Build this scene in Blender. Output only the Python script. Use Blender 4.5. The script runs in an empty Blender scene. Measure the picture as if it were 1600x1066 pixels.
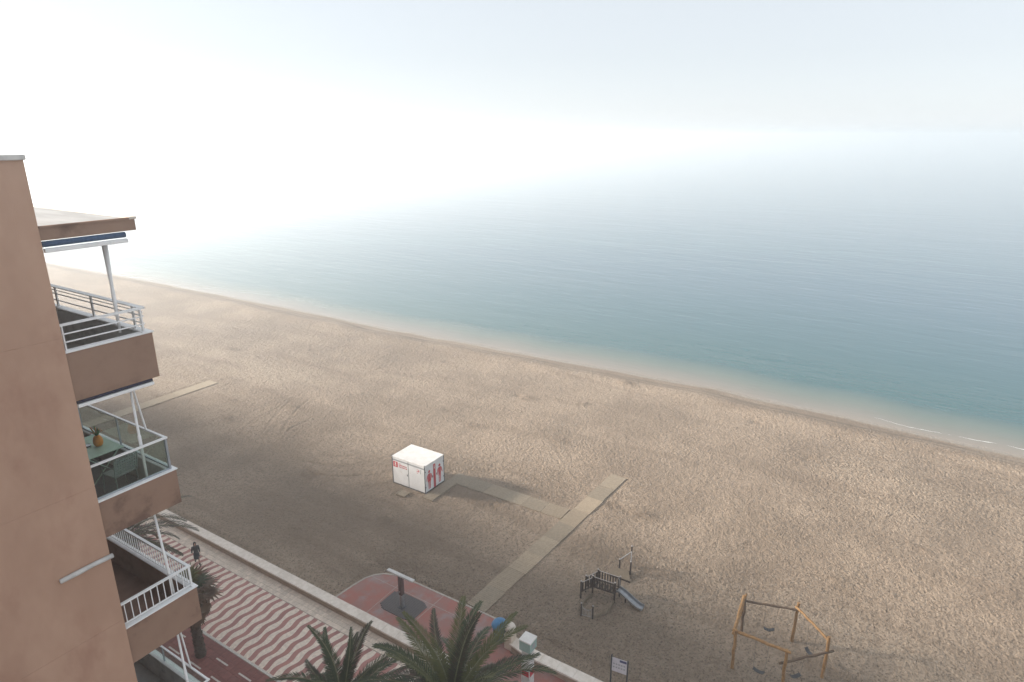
import bpy, bmesh, math, random
import numpy as np
from mathutils import Vector, Matrix, noise as mnoise

R = math.radians
rnd = random.Random(7)
scene = bpy.context.scene
COL = scene.collection

# ---------------------------------------------------------------- camera
CAM_H, F_PX, PITCH, AZ = 27.0, 1015.0, R(17.6), R(32.45)
cam = bpy.data.cameras.new('camera')
cam.sensor_fit = 'HORIZONTAL'; cam.sensor_width = 36.0
cam.lens = F_PX * 36.0 / 1600.0
cam.clip_start = 0.1; cam.clip_end = 20000
cam_ob = bpy.data.objects.new('camera', cam); COL.objects.link(cam_ob)
fwd = Vector((math.cos(AZ)*math.cos(PITCH), math.sin(AZ)*math.cos(PITCH), -math.sin(PITCH)))
cam_ob.location = (0, 0, CAM_H)
cam_ob.rotation_euler = fwd.to_track_quat('-Z', 'Y').to_euler()
scene.camera = cam_ob

# ---------------------------------------------------------------- sky, sun, exposure
SUN_AZ, SUN_EL = R(112), R(17.5)          # azimuth from +X (sea) towards +Y (along the coast)
world = bpy.data.worlds.new('World'); scene.world = world; world.use_nodes = True
wt = world.node_tree; wt.nodes.clear()
sky = wt.nodes.new('ShaderNodeTexSky'); sky.sky_type = 'NISHITA'; sky.sun_disc = False
sky.sun_elevation = SUN_EL; sky.sun_rotation = math.atan2(math.cos(SUN_AZ), math.sin(SUN_AZ))
sky.altitude = 0; sky.air_density = 1.0; sky.dust_density = 0.5; sky.ozone_density = 1.0
veil = wt.nodes.new('ShaderNodeHueSaturation'); veil.inputs['Saturation'].default_value = 0.35   # fog bleaches the sky
bg = wt.nodes.new('ShaderNodeBackground'); bg.inputs['Strength'].default_value = 0.06
wo = wt.nodes.new('ShaderNodeOutputWorld')
tint = wt.nodes.new('ShaderNodeMix'); tint.data_type = 'RGBA'; tint.blend_type = 'MULTIPLY'; tint.inputs[0].default_value = 1.0
tint.inputs[7].default_value = (0.965, 1.0, 1.05, 1)
wt.links.new(sky.outputs[0], veil.inputs['Color']); wt.links.new(veil.outputs[0], tint.inputs[6]); 
fogmix = wt.nodes.new('ShaderNodeMix'); fogmix.data_type = 'RGBA'; fogmix.inputs[0].default_value = 0.65   # even white fog overhead
fogmix.inputs[7].default_value = (4.85, 5.2, 5.55, 1)
wt.links.new(tint.outputs[2], fogmix.inputs[6]); wt.links.new(fogmix.outputs[2], bg.inputs['Color'])
wt.links.new(bg.outputs[0], wo.inputs['Surface'])

sun = bpy.data.lights.new('sun', 'SUN'); sun.energy = 5.0; sun.angle = R(6.0); sun.color = (1.0, 0.92, 0.82)
sun_ob = bpy.data.objects.new('sun', sun); COL.objects.link(sun_ob)
sdir = Vector((math.cos(SUN_AZ)*math.cos(SUN_EL), math.sin(SUN_AZ)*math.cos(SUN_EL), math.sin(SUN_EL)))
sun_ob.rotation_euler = sdir.to_track_quat('Z', 'Y').to_euler(); sun_ob.location = sdir * 200

scene.view_settings.view_transform = 'Standard'; scene.view_settings.look = 'None'
scene.view_settings.gamma = 1.0; scene.view_settings.use_curve_mapping = False
scene.view_settings.exposure = 1.55
scene.render.engine = 'CYCLES'
scene.cycles.use_denoising = True
scene.cycles.max_bounces = 12; scene.cycles.diffuse_bounces = 3; scene.cycles.glossy_bounces = 3
scene.cycles.transmission_bounces = 6; scene.cycles.transparent_max_bounces = 10
scene.cycles.volume_bounces = 12

# ---------------------------------------------------------------- helpers: materials
def mat(name, c1, c2=None, scale=3.0, rough=0.7, bump=0.0, bscale=20.0, spec=0.3, detail=4.0, metal=0.0,
        stretch=(1, 1, 1), lo=0.35, hi=0.65, c3=None, scale3=0.5, lo3=0.5, hi3=0.7, coord='world', dist=0.05):
    m = bpy.data.materials.new(name); m.use_nodes = True
    nt = m.node_tree; b = nt.nodes['Principled BSDF']
    b.inputs['Roughness'].default_value = rough; b.inputs['Specular IOR Level'].default_value = spec
    b.inputs['Metallic'].default_value = metal
    b.inputs['Base Color'].default_value = (*c1, 1)
    if coord == 'world':
        src = nt.nodes.new('ShaderNodeNewGeometry').outputs['Position']
    else:
        src = nt.nodes.new('ShaderNodeTexCoord').outputs['Object']
    mp = nt.nodes.new('ShaderNodeMapping'); mp.inputs['Scale'].default_value = stretch
    nt.links.new(src, mp.inputs['Vector'])
    def nz(s, lo, hi, det):
        n = nt.nodes.new('ShaderNodeTexNoise'); n.inputs['Scale'].default_value = s; n.inputs['Detail'].default_value = det
        n.inputs['Roughness'].default_value = 0.62
        nt.links.new(mp.outputs[0], n.inputs['Vector'])
        r = nt.nodes.new('ShaderNodeMapRange'); r.inputs['From Min'].default_value = lo; r.inputs['From Max'].default_value = hi
        r.interpolation_type = 'SMOOTHSTEP'
        nt.links.new(n.outputs['Fac'], r.inputs['Value']); return r.outputs[0]
    out = None
    if c2:
        mx = nt.nodes.new('ShaderNodeMix'); mx.data_type = 'RGBA'
        mx.inputs[6].default_value = (*c1, 1); mx.inputs[7].default_value = (*c2, 1)
        nt.links.new(nz(scale, lo, hi, detail), mx.inputs[0]); out = mx.outputs[2]
    if c3:
        mx = nt.nodes.new('ShaderNodeMix'); mx.data_type = 'RGBA'
        if out: nt.links.new(out, mx.inputs[6])
        else: mx.inputs[6].default_value = (*c1, 1)
        mx.inputs[7].default_value = (*c3, 1)
        nt.links.new(nz(scale3, lo3, hi3, 5.0), mx.inputs[0]); out = mx.outputs[2]
    if out: nt.links.new(out, b.inputs['Base Color'])
    if bump:
        n = nt.nodes.new('ShaderNodeTexNoise'); n.inputs['Scale'].default_value = bscale; n.inputs['Detail'].default_value = 5
        nt.links.new(mp.outputs[0], n.inputs['Vector'])
        bp = nt.nodes.new('ShaderNodeBump'); bp.inputs['Strength'].default_value = bump; bp.inputs['Distance'].default_value = dist
        nt.links.new(n.outputs['Fac'], bp.inputs['Height']); nt.links.new(bp.outputs[0], b.inputs['Normal'])
    return m

# ---------------------------------------------------------------- helpers: meshes
class MB:
    """collects simple shapes into one mesh"""
    def __init__(s): s.v = []; s.f = []; s.mi = []; s.cur = 0
    def add(s, vs, fs):
        o = len(s.v); s.v += [tuple(p) for p in vs]; s.f += [tuple(i+o for i in f) for f in fs]; s.mi += [s.cur]*len(fs); return s
    def box(s, x0, y0, z0, x1, y1, z1):
        vs = [(x0,y0,z0),(x1,y0,z0),(x1,y1,z0),(x0,y1,z0),(x0,y0,z1),(x1,y0,z1),(x1,y1,z1),(x0,y1,z1)]
        return s.add(vs, [(3,2,1,0),(4,5,6,7),(0,1,5,4),(1,2,6,5),(2,3,7,6),(3,0,4,7)])
    def bbox(s, x0, y0, z0, x1, y1, z1, b=0.01):
        """box with chamfered edges"""
        bm = bmesh.new(); bmesh.ops.create_cube(bm, size=1)
        for v in bm.verts:
            v.co = Vector(((x0+x1)/2 + v.co.x*(x1-x0), (y0+y1)/2 + v.co.y*(y1-y0), (z0+z1)/2 + v.co.z*(z1-z0)))
        bmesh.ops.bevel(bm, geom=bm.edges[:], offset=b, segments=1, affect='EDGES', profile=0.5)
        bm.verts.index_update(); s.add([v.co for v in bm.verts], [[v.index for v in f.verts] for f in bm.faces]); bm.free(); return s
    def beam(s, a, b, w, h, up=(0,0,1)):
        """rectangular bar from a to b, w wide and h high"""
        a = Vector(a); b = Vector(b); d = (b-a).normalized(); u = Vector(up)
        sd = d.cross(u)
        if sd.length < 1e-4: sd = d.cross(Vector((1,0,0)))
        sd.normalize(); u = sd.cross(d); vs = []
        for p in (a, b):
            for i, j in ((-1,-1),(1,-1),(1,1),(-1,1)): vs.append(p + sd*i*w/2 + u*j*h/2)
        return s.add(vs, [(3,2,1,0),(4,5,6,7),(0,1,5,4),(1,2,6,5),(2,3,7,6),(3,0,4,7)])
    def tube(s, pts, r, n=8, cap=True):
        pts = [Vector(p) for p in pts]; k = len(pts); rr = r if isinstance(r, (list, tuple)) else [r]*k
        vs = []; fs = []; ref = None
        for i, p in enumerate(pts):
            d = (pts[min(i+1, k-1)] - pts[max(i-1, 0)]).normalized()
            if ref is None: ref = Vector((0,0,1)) if abs(d.z) < 0.9 else Vector((1,0,0))
            a = d.cross(ref).normalized(); b = d.cross(a).normalized(); ref = -b if False else ref
            for j in range(n):
                t = 2*math.pi*j/n; vs.append(p + (a*math.cos(t) + b*math.sin(t))*rr[i])
        for i in range(k-1):
            for j in range(n):
                fs.append((i*n+j, i*n+(j+1)%n, (i+1)*n+(j+1)%n, (i+1)*n+j))
        if cap: fs += [tuple(range(n))[::-1], tuple((k-1)*n+j for j in range(n))]
        return s.add(vs, fs)
    def lathe(s, prof, c=(0,0,0), n=16):
        vs = []; fs = []; k = len(prof)
        for r, z in prof:
            for j in range(n):
                t = 2*math.pi*j/n; vs.append((c[0]+r*math.cos(t), c[1]+r*math.sin(t), c[2]+z))
        for i in range(k-1):
            for j in range(n): fs.append((i*n+j, i*n+(j+1)%n, (i+1)*n+(j+1)%n, (i+1)*n+j))
        fs += [tuple(range(n))[::-1], tuple((k-1)*n+j for j in range(n))]
        return s.add(vs, fs)
    def prism(s, poly, z0, z1):
        n = len(poly); vs = [(x, y, z0) for x, y in poly] + [(x, y, z1) for x, y in poly]
        return s.add(vs, [tuple(range(n))[::-1], tuple(range(n, 2*n))] + [(i, (i+1)%n, n+(i+1)%n, n+i) for i in range(n)])
    def build(s, name, m, parent=None, smooth=False, origin=None):
        me = bpy.data.meshes.new(name)
        vs = s.v
        if origin is not None: vs = [(x-origin[0], y-origin[1], z-origin[2]) for x, y, z in vs]
        me.from_pydata(vs, [], s.f); me.update()
        for mm in (m if isinstance(m, (list, tuple)) else [m]): me.materials.append(mm)
        if any(s.mi): me.polygons.foreach_set('material_index', s.mi)
        if smooth: me.polygons.foreach_set('use_smooth', [True]*len(me.polygons))
        return link(name, me, parent, origin)
def link(name, me, parent=None, origin=None):
    o = bpy.data.objects.new(name, me); COL.objects.link(o)
    if origin is not None: o.location = origin
    if parent is not None: o.parent = parent
    return o
def smooth_angle(o, deg=40):
    me = o.data
    me.polygons.foreach_set('use_smooth', [True]*len(me.polygons))
    me.set_sharp_from_angle(angle=R(deg))
def empty(name, loc=(0,0,0), rz=0):
    o = bpy.data.objects.new(name, None); COL.objects.link(o); o.location = loc; o.rotation_euler = (0, 0, rz); return o
def tag(o, label, cat, group=None, kind=None):
    if label: o['label'] = label
    if cat: o['category'] = cat
    if group: o['group'] = group
    if kind: o['kind'] = kind
    return o
def struct(o, label=None): 
    o['kind'] = 'structure'
    if label: o['label'] = label
    return o

# ---------------------------------------------------------------- numpy value noise
nrs = np.random.RandomState(11)
_tab = nrs.rand(512, 512).astype(np.float32)
def vnoise(x, y, s, seed=0):
    u = x*s + seed*17.31; v = y*s + seed*9.17
    iu = np.floor(u).astype(np.int64); iv = np.floor(v).astype(np.int64)
    fu = u-iu; fv = v-iv; fu = fu*fu*(3-2*fu); fv = fv*fv*(3-2*fv)
    g = lambda a, b: _tab[a & 511, b & 511]
    return (g(iu,iv)*(1-fu)+g(iu+1,iv)*fu)*(1-fv) + (g(iu,iv+1)*(1-fu)+g(iu+1,iv+1)*fu)*fv - 0.5
def smooth(a, b, x):
    t = np.clip((x-a)/(b-a), 0, 1); return t*t*(3-2*t)

# ================================================================ the setting: sea, sand
SHY = [-900, -60, -30, -10, 0, 11, 18, 43, 65, 95, 125, 160, 260, 900]
SHX = [66, 66.5, 67.2, 67.9, 68.5, 68.9, 69.4, 68.4, 67.4, 67.5, 66.8, 65.4, 62.0, 50]
def shore(y): return np.interp(y, SHY, SHX)*1.022
WATER_Z = -0.6

def grid_mesh(name, X, Y, Z, m, attrs=None):
    ny, nx = X.shape
    me = bpy.data.meshes.new(name); nv = nx*ny
    co = np.stack([X, Y, Z], -1).reshape(-1, 3).astype(np.float32)
    idx = np.arange(nv).reshape(ny, nx)
    q = np.stack([idx[:-1,:-1], idx[:-1,1:], idx[1:,1:], idx[1:,:-1]], -1).reshape(-1, 4).astype(np.int32)
    me.vertices.add(nv); me.vertices.foreach_set('co', co.ravel())
    nf = len(q); me.loops.add(nf*4); me.loops.foreach_set('vertex_index', q.ravel())
    me.polygons.add(nf); me.polygons.foreach_set('loop_start', np.arange(nf, dtype=np.int32)*4)
    me.polygons.foreach_set('use_smooth', np.ones(nf, dtype=bool))
    me.update(calc_edges=True)
    for k, a in (attrs or {}).items():
        at = me.attributes.new(k, 'FLOAT', 'POINT'); at.data.foreach_set('value', a.ravel().astype(np.float32))
    me.materials.append(m)
    return link(name, me)

# --- sea
def sea_material():
    m = bpy.data.materials.new('sea_water'); m.use_nodes = True; nt = m.node_tree; b = nt.nodes['Principled BSDF']
    L = nt.links.new
    at = nt.nodes.new('ShaderNodeAttribute'); at.attribute_name = 'offshore'
    geo = nt.nodes.new('ShaderNodeNewGeometry')
    n1 = nt.nodes.new('ShaderNodeTexNoise'); n1.inputs['Scale'].default_value = 0.07; n1.inputs['Detail'].default_value = 4
    mp1 = nt.nodes.new('ShaderNodeMapping'); mp1.inputs['Scale'].default_value = (1.0, 0.3, 1)
    L(geo.outputs['Position'], mp1.inputs[0]); L(mp1.outputs[0], n1.inputs['Vector'])
    ad = nt.nodes.new('ShaderNodeMath'); ad.operation = 'MULTIPLY_ADD'; ad.inputs[1].default_value = 4.0; ad.inputs[2].default_value = -2.0
    L(n1.outputs['Fac'], ad.inputs[0])
    ml = nt.nodes.new('ShaderNodeMapRange'); ml.inputs['From Min'].default_value = 0.5; ml.inputs['From Max'].default_value = 8
    L(at.outputs['Fac'], ml.inputs['Value'])
    mm = nt.nodes.new('ShaderNodeMath'); mm.operation = 'MULTIPLY'; L(ad.outputs[0], mm.inputs[0]); L(ml.outputs[0], mm.inputs[1])
    su = nt.nodes.new('ShaderNodeMath'); su.operation = 'ADD'; L(at.outputs['Fac'], su.inputs[0]); L(mm.outputs[0], su.inputs[1])
    mr = nt.nodes.new('ShaderNodeMapRange'); mr.inputs['From Min'].default_value = 0; mr.inputs['From Max'].default_value = 60
    L(su.outputs[0], mr.inputs['Value'])
    cr = nt.nodes.new('ShaderNodeValToRGB'); e = cr.color_ramp.elements
    stops = [(0.0, (.22,.185,.15)), (0.02, (.18,.165,.138)), (0.05, (.135,.145,.122)), (0.082, (.095,.13,.114)), (0.108, (.06,.105,.1)), (0.145, (.010,.078,.088)), (0.36, (.0,.068,.09)), (1.0, (.0,.062,.105))]
    e[0].position = 0; e[0].color = (*stops[0][1], 1); e[1].position = 1; e[1].color = (*stops[-1][1], 1)
    for p, c in stops[1:-1]:
        k = e.new(p); k.color = (*c, 1)
    L(mr.outputs[0], cr.inputs[0]); L(cr.outputs[0], b.inputs['Base Color'])
    b.inputs['Roughness'].default_value = 0.07; b.inputs['IOR'].default_value = 1.33; b.inputs['Specular IOR Level'].default_value = 0.55
    # ripples: two directions of stretched noise, growing away from the shore
    def rip(s, st, rot, seed):
        mp = nt.nodes.new('ShaderNodeMapping'); mp.inputs['Scale'].default_value = st; mp.inputs['Rotation'].default_value = (0, 0, rot)
        mp.inputs['Location'].default_value = (seed, seed*2, 0)
        L(geo.outputs['Position'], mp.inputs[0])
        n = nt.nodes.new('ShaderNodeTexNoise'); n.inputs['Scale'].default_value = s; n.inputs['Detail'].default_value = 3; n.inputs['Roughness'].default_value = 0.55
        L(mp.outputs[0], n.inputs['Vector']); return n.outputs['Fac']
    a1 = rip(0.55, (1.0, 0.32, 1), R(-25), 0); a2 = rip(1.6, (1.0, 0.4, 1), R(-45), 31); a3 = rip(0.12, (1, 0.25, 1), R(-35), 77)
    s1 = nt.nodes.new('ShaderNodeMath'); s1.operation = 'MULTIPLY_ADD'; s1.inputs[1].default_value = 0.35; L(a2, s1.inputs[0]); L(a1, s1.inputs[2])
    s2 = nt.nodes.new('ShaderNodeMath'); s2.operation = 'MULTIPLY_ADD'; s2.inputs[1].default_value = 1.6; L(a3, s2.inputs[0]); L(s1.outputs[0], s2.inputs[2])
    bp = nt.nodes.new('ShaderNodeBump'); bp.inputs['Distance'].default_value = 0.25; bp.inputs['Strength'].default_value = 0.3
    L(s2.outputs[0], bp.inputs['Height']); L(bp.outputs[0], b.inputs['Normal'])
    return m
M_SEA = sea_material()
offs = np.concatenate([np.linspace(-4, 12, 65), np.linspace(13, 60, 40), np.geomspace(62, 5200, 40)])
ys = np.concatenate([-np.geomspace(5200, 62, 40), np.linspace(-60, 170, 231), np.geomspace(172, 5200, 40)])
OO, YY = np.meshgrid(offs, ys)
sea_ob = grid_mesh('sea', shore(YY)+OO + np.where(OO < 20, 0.35*np.sin(YY*0.31+np.sin(YY*0.13)*2)*np.clip(OO, 0, 1), 0), YY, np.full_like(OO, WATER_Z), M_SEA, {'offshore': OO})
struct(sea_ob, 'calm turquoise sea fading into white fog')

# --- sand
def sand_material():
    m = bpy.data.materials.new('beach_sand'); m.use_nodes = True; nt = m.node_tree; b = nt.nodes['Principled BSDF']; L = nt.links.new
    geo = nt.nodes.new('ShaderNodeNewGeometry')
    def nz(s, det=4, stretch=None):
        n = nt.nodes.new('ShaderNodeTexNoise'); n.inputs['Scale'].default_value = s; n.inputs['Detail'].default_value = det; n.inputs['Roughness'].default_value = 0.6
        if stretch:
            mp = nt.nodes.new('ShaderNodeMapping'); mp.inputs['Scale'].default_value = stretch; L(geo.outputs['Position'], mp.inputs[0]); L(mp.outputs[0], n.inputs['Vector'])
        else: L(geo.outputs['Position'], n.inputs['Vector'])
        return n.outputs['Fac']
    def ramp(v, lo, hi):
        r = nt.nodes.new('ShaderNodeMapRange'); r.inputs['From Min'].default_value = lo; r.inputs['From Max'].default_value = hi; r.interpolation_type = 'SMOOTHSTEP'
        L(v, r.inputs['Value']); return r.outputs[0]
    def mix(f, a, c):
        x = nt.nodes.new('ShaderNodeMix'); x.data_type = 'RGBA'; L(f, x.inputs[0])
        if isinstance(a, tuple): x.inputs[6].default_value = (*a, 1)
        else: L(a, x.inputs[6])
        x.inputs[7].default_value = (*c, 1); return x.outputs[2]
    c = mix(ramp(nz(0.12, 5), 0.38, 0.62), (.295,.225,.165), (.215,.162,.117))
    c = mix(ramp(nz(0.05, 5, (1, .45, 1)), 0.5, 0.68), c, (.335,.262,.195))
    c = mix(ramp(nz(8.0, 3), 0.52, 0.66), c, (.125,.09,.062))
    sp_ = nt.nodes.new('ShaderNodeMath'); sp_.operation = 'MULTIPLY'; sp_.inputs[1].default_value = 0.38
    L(ramp(nz(3.6, 5), 0.47, 0.60), sp_.inputs[0]); c = mix(sp_.outputs[0], c, (.15,.108,.074))  # random dark speckle put into the colour in place of weak relief shading
    sm_ = nt.nodes.new('ShaderNodeMath'); sm_.operation = 'MULTIPLY'; sm_.inputs[1].default_value = 0.7
    L(ramp(nz(0.35, 4, (1.0, 0.14, 1)), 0.5, 0.68), sm_.inputs[0]); c = mix(sm_.outputs[0], c, (.175,.128,.09))
    tk_ = nt.nodes.new('ShaderNodeAttribute'); tk_.attribute_name = 'track'
    c = mix(tk_.outputs['Fac'], c, (.15,.108,.074))
    wet = nt.nodes.new('ShaderNodeAttribute'); wet.attribute_name = 'wet'
    c = mix(wet.outputs['Fac'], c, (.10,.07,.046))
    film = nt.nodes.new('ShaderNodeAttribute'); film.attribute_name = 'film'
    c = mix(film.outputs['Fac'], c, (.24,.20,.16))
    L(c, b.inputs['Base Color'])
    rr = nt.nodes.new('ShaderNodeMapRange'); rr.inputs['To Min'].default_value = 0.95; rr.inputs['To Max'].default_value = 0.22
    L(film.outputs['Fac'], rr.inputs['Value']); L(rr.outputs[0], b.inputs['Roughness'])
    b.inputs['Specular IOR Level'].default_value = 0.25
    tr = nt.nodes.new('ShaderNodeAttribute'); tr.attribute_name = 'rough'
    bn = nt.nodes.new('ShaderNodeTexNoise'); bn.inputs['Scale'].default_value = 9.0; bn.inputs['Detail'].default_value = 4; bn.inputs['Roughness'].default_value = 0.65
    L(geo.outputs['Position'], bn.inputs['Vector'])
    vo = nt.nodes.new('ShaderNodeTexVoronoi'); vo.inputs['Scale'].default_value = 4.6; L(geo.outputs['Position'], vo.inputs['Vector'])
    vr = ramp(vo.outputs['Distance'], 0.0, 0.5)
    vm = ramp(nz(1.7, 3), 0.42, 0.56)
    vp = nt.nodes.new('ShaderNodeMath'); vp.operation = 'MULTIPLY'; L(vr, vp.inputs[0]); L(vm, vp.inputs[1])
    vs_ = nt.nodes.new('ShaderNodeMath'); vs_.operation = 'MULTIPLY_ADD'; vs_.inputs[1].default_value = 0.45; L(vp.outputs[0], vs_.inputs[0]); L(bn.outputs['Fac'], vs_.inputs[2])
    bm_ = nt.nodes.new('ShaderNodeMath'); bm_.operation = 'MULTIPLY'; L(vs_.outputs[0], bm_.inputs[0]); L(tr.outputs['Fac'], bm_.inputs[1])
    bp = nt.nodes.new('ShaderNodeBump'); bp.inputs['Distance'].default_value = 0.16; bp.inputs['Strength'].default_value = 1.0
    L(bm_.outputs[0], bp.inputs['Height']); L(bp.outputs[0], b.inputs['Normal'])
    return m
M_SAND = sand_material()
def near_far(a, b, step, far, k):
    n = int((b-a)/step); lo = np.linspace(a, b, n)
    up = [b]; s = step
    while up[-1] < far: s = min(s*k, 4.0); up.append(up[-1]+s)
    return np.concatenate([lo, up[1:]])
yv = near_far(-14, 62, 0.09, 420, 1.012)
dn = [-14.0]; s_ = 0.11
while dn[-1] > -300: s_ *= 1.06; dn.append(dn[-1]-s_)
yv = np.concatenate([np.array(dn[1:])[::-1], yv])
uv = np.concatenate([np.linspace(0, 0.94, 490), np.linspace(0.9425, 1.14, 70)])     # across the beach: 0 at the promenade, 1 at the waterline
UU, YS = np.meshgrid(uv, yv)
X0 = 21.6
SX = X0 + UU*(shore(YS)-X0)
OFF = SX - shore(YS)                          # metres seaward of the waterline
# ground form: flat beach, low crest, step down to the water
ZS = 0.12*vnoise(SX, YS, 0.05, 1) + 0.10*vnoise(SX, YS, 0.16, 2) + 0.06*vnoise(SX, YS, 0.45, 3)
edge_w = 0.5*np.sin(YS*0.23)+0.4*np.sin(YS*0.57+1)
ZS = ZS*smooth(0, 5, -OFF) + 0.22*np.exp(-((OFF+5.2+edge_w*0.5)/1.6)**2)
ZS = np.where(OFF > -5.0, ZS - 0.6*smooth(-5.0, 0.0, OFF) - 0.22*np.clip(OFF, 0, None), ZS) 
# trampled relief; smoother where it was raked or washed
raked = smooth(-0.12, 0.18, vnoise(SX, YS*0.5, 0.06, 5) + 0.5*vnoise(SX, YS, 0.2, 6))
tramp = (0.22+0.78*raked)*smooth(2.6, 5.0, -OFF+0.8*edge_w)
ZS += tramp*(0.03*vnoise(SX, YS, 1.1, 7) + 0.03*vnoise(SX, YS, 3.3, 8) + 0.05*vnoise(SX, YS, 6.0, 9))
rough_a = 0.25 + 0.75*tramp
# footprints: pits with a raised rim, stamped into the fine part of the grid
xi = SX[0]; npit = 120000
py_ = nrs.uniform(-13.5, 61.5, npit); pu = nrs.uniform(0.01, 0.93, npit)
dens = 0.3+0.9*smooth(-0.2, 0.15, vnoise(X0+pu*46, py_, 0.07, 13)+0.5*vnoise(X0+pu*46, py_, 0.25, 14))
keep = nrs.rand(npit) < dens; py_ = py_[keep]; pu = pu[keep]
ry = np.searchsorted(yv, py_); ru = np.searchsorted(uv, pu)
ang = nrs.uniform(0, math.pi, len(py_)); dep = nrs.uniform(0.012, 0.06, len(py_)); rl = nrs.uniform(0.06, 0.11, len(py_)); rw = rl*nrs.uniform(0.5, 0.8, len(py_))
px_ = X0 + pu*(shore(py_)-X0)
for di in range(-4, 5):
    for dj in range(-4, 5):
        a = np.clip(ry+di, 0, len(yv)-1); c = np.clip(ru+dj, 0, len(uv)-1)
        dx = SX[a, c]-px_; dy = YS[a, c]-py_
        l = (dx*np.cos(ang)+dy*np.sin(ang))/rl; w = (-dx*np.sin(ang)+dy*np.cos(ang))/rw
        d2 = l*l+w*w
        np.add.at(ZS, (a, c), dep*(-np.exp(-d2*1.2) + 0.3*np.exp(-(np.sqrt(d2)-1.5)**2*3)))
# tyre tracks: pairs of ruts with tread marks along hand-laid curves
TRACKS = [
    [(46.0,55.0),(40.0,52.5),(34.5,48.5),(31.8,43.0),(31.2,37.5),(32.4,33.2),(33.0,30.0)],
    [(60,-8),(52,2.0),(47,9.0),(43.5,16),(42,24),(42.5,32),(45,44),(50,58),(54,75),(56,110)],
    [(27.5,45),(28.0,36),(28.4,29),(27.6,22.6)],
    [(52,-14),(44,-6.0),(38.5,0.5),(37,5),(37.3,10),(39.5,15.5),(45,22),(51,29),(54,40),(55,58)],
    [(57,-12),(56,0),(56.5,15),(58,30),(58.5,48),(58,70),(57,100)],
    [(30.5,48),(36.4,44.6),(43,43.5),(50,46),(55,53),(57,66)],
    [(41.6,-9.5),(40.2,-2),(36.0,5.2),(33.5,9.0),(30.3,10.8),(27.4,11)],
]
for k_, (r_, a0_, a1_) in enumerate(((3.6,95,250),(5.6,80,235),(7.4,110,265),(9.6,85,215),(12.0,100,200))):
    TRACKS.append([(37.5+k_*.3+r_*math.cos(R(a0_+(a1_-a0_)*i/7)), 42.5+r_*1.25*math.sin(R(a0_+(a1_-a0_)*i/7))) for i in range(8)])
def catmull(P, step=0.25):
    P = [np.array(p, float) for p in P]; P = [2*P[0]-P[1]] + P + [2*P[-1]-P[-2]]; out = []
    for i in range(1, len(P)-2):
        n = max(4, int(np.linalg.norm(P[i+1]-P[i])/step))
        for t in np.linspace(0, 1, n, endpoint=False):
            out.append(0.5*(2*P[i] + (P[i+1]-P[i-1])*t + (2*P[i-1]-5*P[i]+4*P[i+1]-P[i+2])*t*t + (3*P[i]-P[i-1]-3*P[i+1]+P[i+2])*t**3))
    return np.array(out)
TRK = np.zeros_like(ZS)
for tk in TRACKS:
    c = catmull(tk, 0.1); d = np.gradient(c, axis=0); d /= np.linalg.norm(d, axis=1)[:, None]; nn = np.stack([-d[:,1], d[:,0]], 1)
    for side in (-0.85, 0.85):
        q = c+nn*side; arc = np.arange(len(q))*0.1
        for lat in np.arange(-0.3, 0.31, 0.075):
            r = q+nn*lat
            ok = (r[:,1] > -13.9) & (r[:,1] < 61.5)
            a = np.searchsorted(yv, r[ok,1]); c2 = np.searchsorted(uv, (r[ok,0]-X0)/(shore(r[ok,1])-X0))
            good = (c2 > 0) & (c2 < 490); a = a[good]; c2 = c2[good]
            fade = smooth(-0.15, 0.2, vnoise(r[ok,0][good], r[ok,1][good], 0.22, 31)); tread = 0.5+0.5*np.sign(np.sin(arc[ok][good]*2*math.pi/0.45 + lat*8))
            if abs(lat) < 0.15: ZS[a, c2] = ZS[a, c2]*(1-0.3*fade) - fade*(0.001 + 0.007*tread)
            else: ZS[a, c2] += 0.006
            TRK[a, c2] = np.maximum(TRK[a, c2], (0.07+0.20*fade*(0.6+0.4*tread))*(1-abs(lat)/0.4))
# scuffed hollows and heaps scattered over the beach
SCUFF = [(55.7,34.6),(55.6,33.3),(57.3,27.5),(62.3,11.2),(65.0,25.9),(40.9,14.3),(40.9,16.8),(40.1,52.1),(35.0,55.5),(48.6,38.7),(40.6,1.2),(46.8,34.2),(57.1,5.7),(47.0,-3.2),(48.4,25.2),(60.5,48),(54,66),(49,75),(36,25),(30,30),(58,-3),(31.5,40)]
for i, (sx, sy) in enumerate(SCUFF):
    r_ = 0.35+0.5*((i*37) % 10)/10; w = np.exp(-(((SX-sx)/r_)**2 + ((YS-sy)/(r_*1.5))**2))
    ZS += w*(0.10*vnoise(SX, YS, 2.0, 40+i) + (0.08 if i % 3 else -0.08)); TRK = np.maximum(TRK, np.clip(w*(0.75+1.8*vnoise(SX, YS, 2.2, 60+i)), 0, 0.75))
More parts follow.
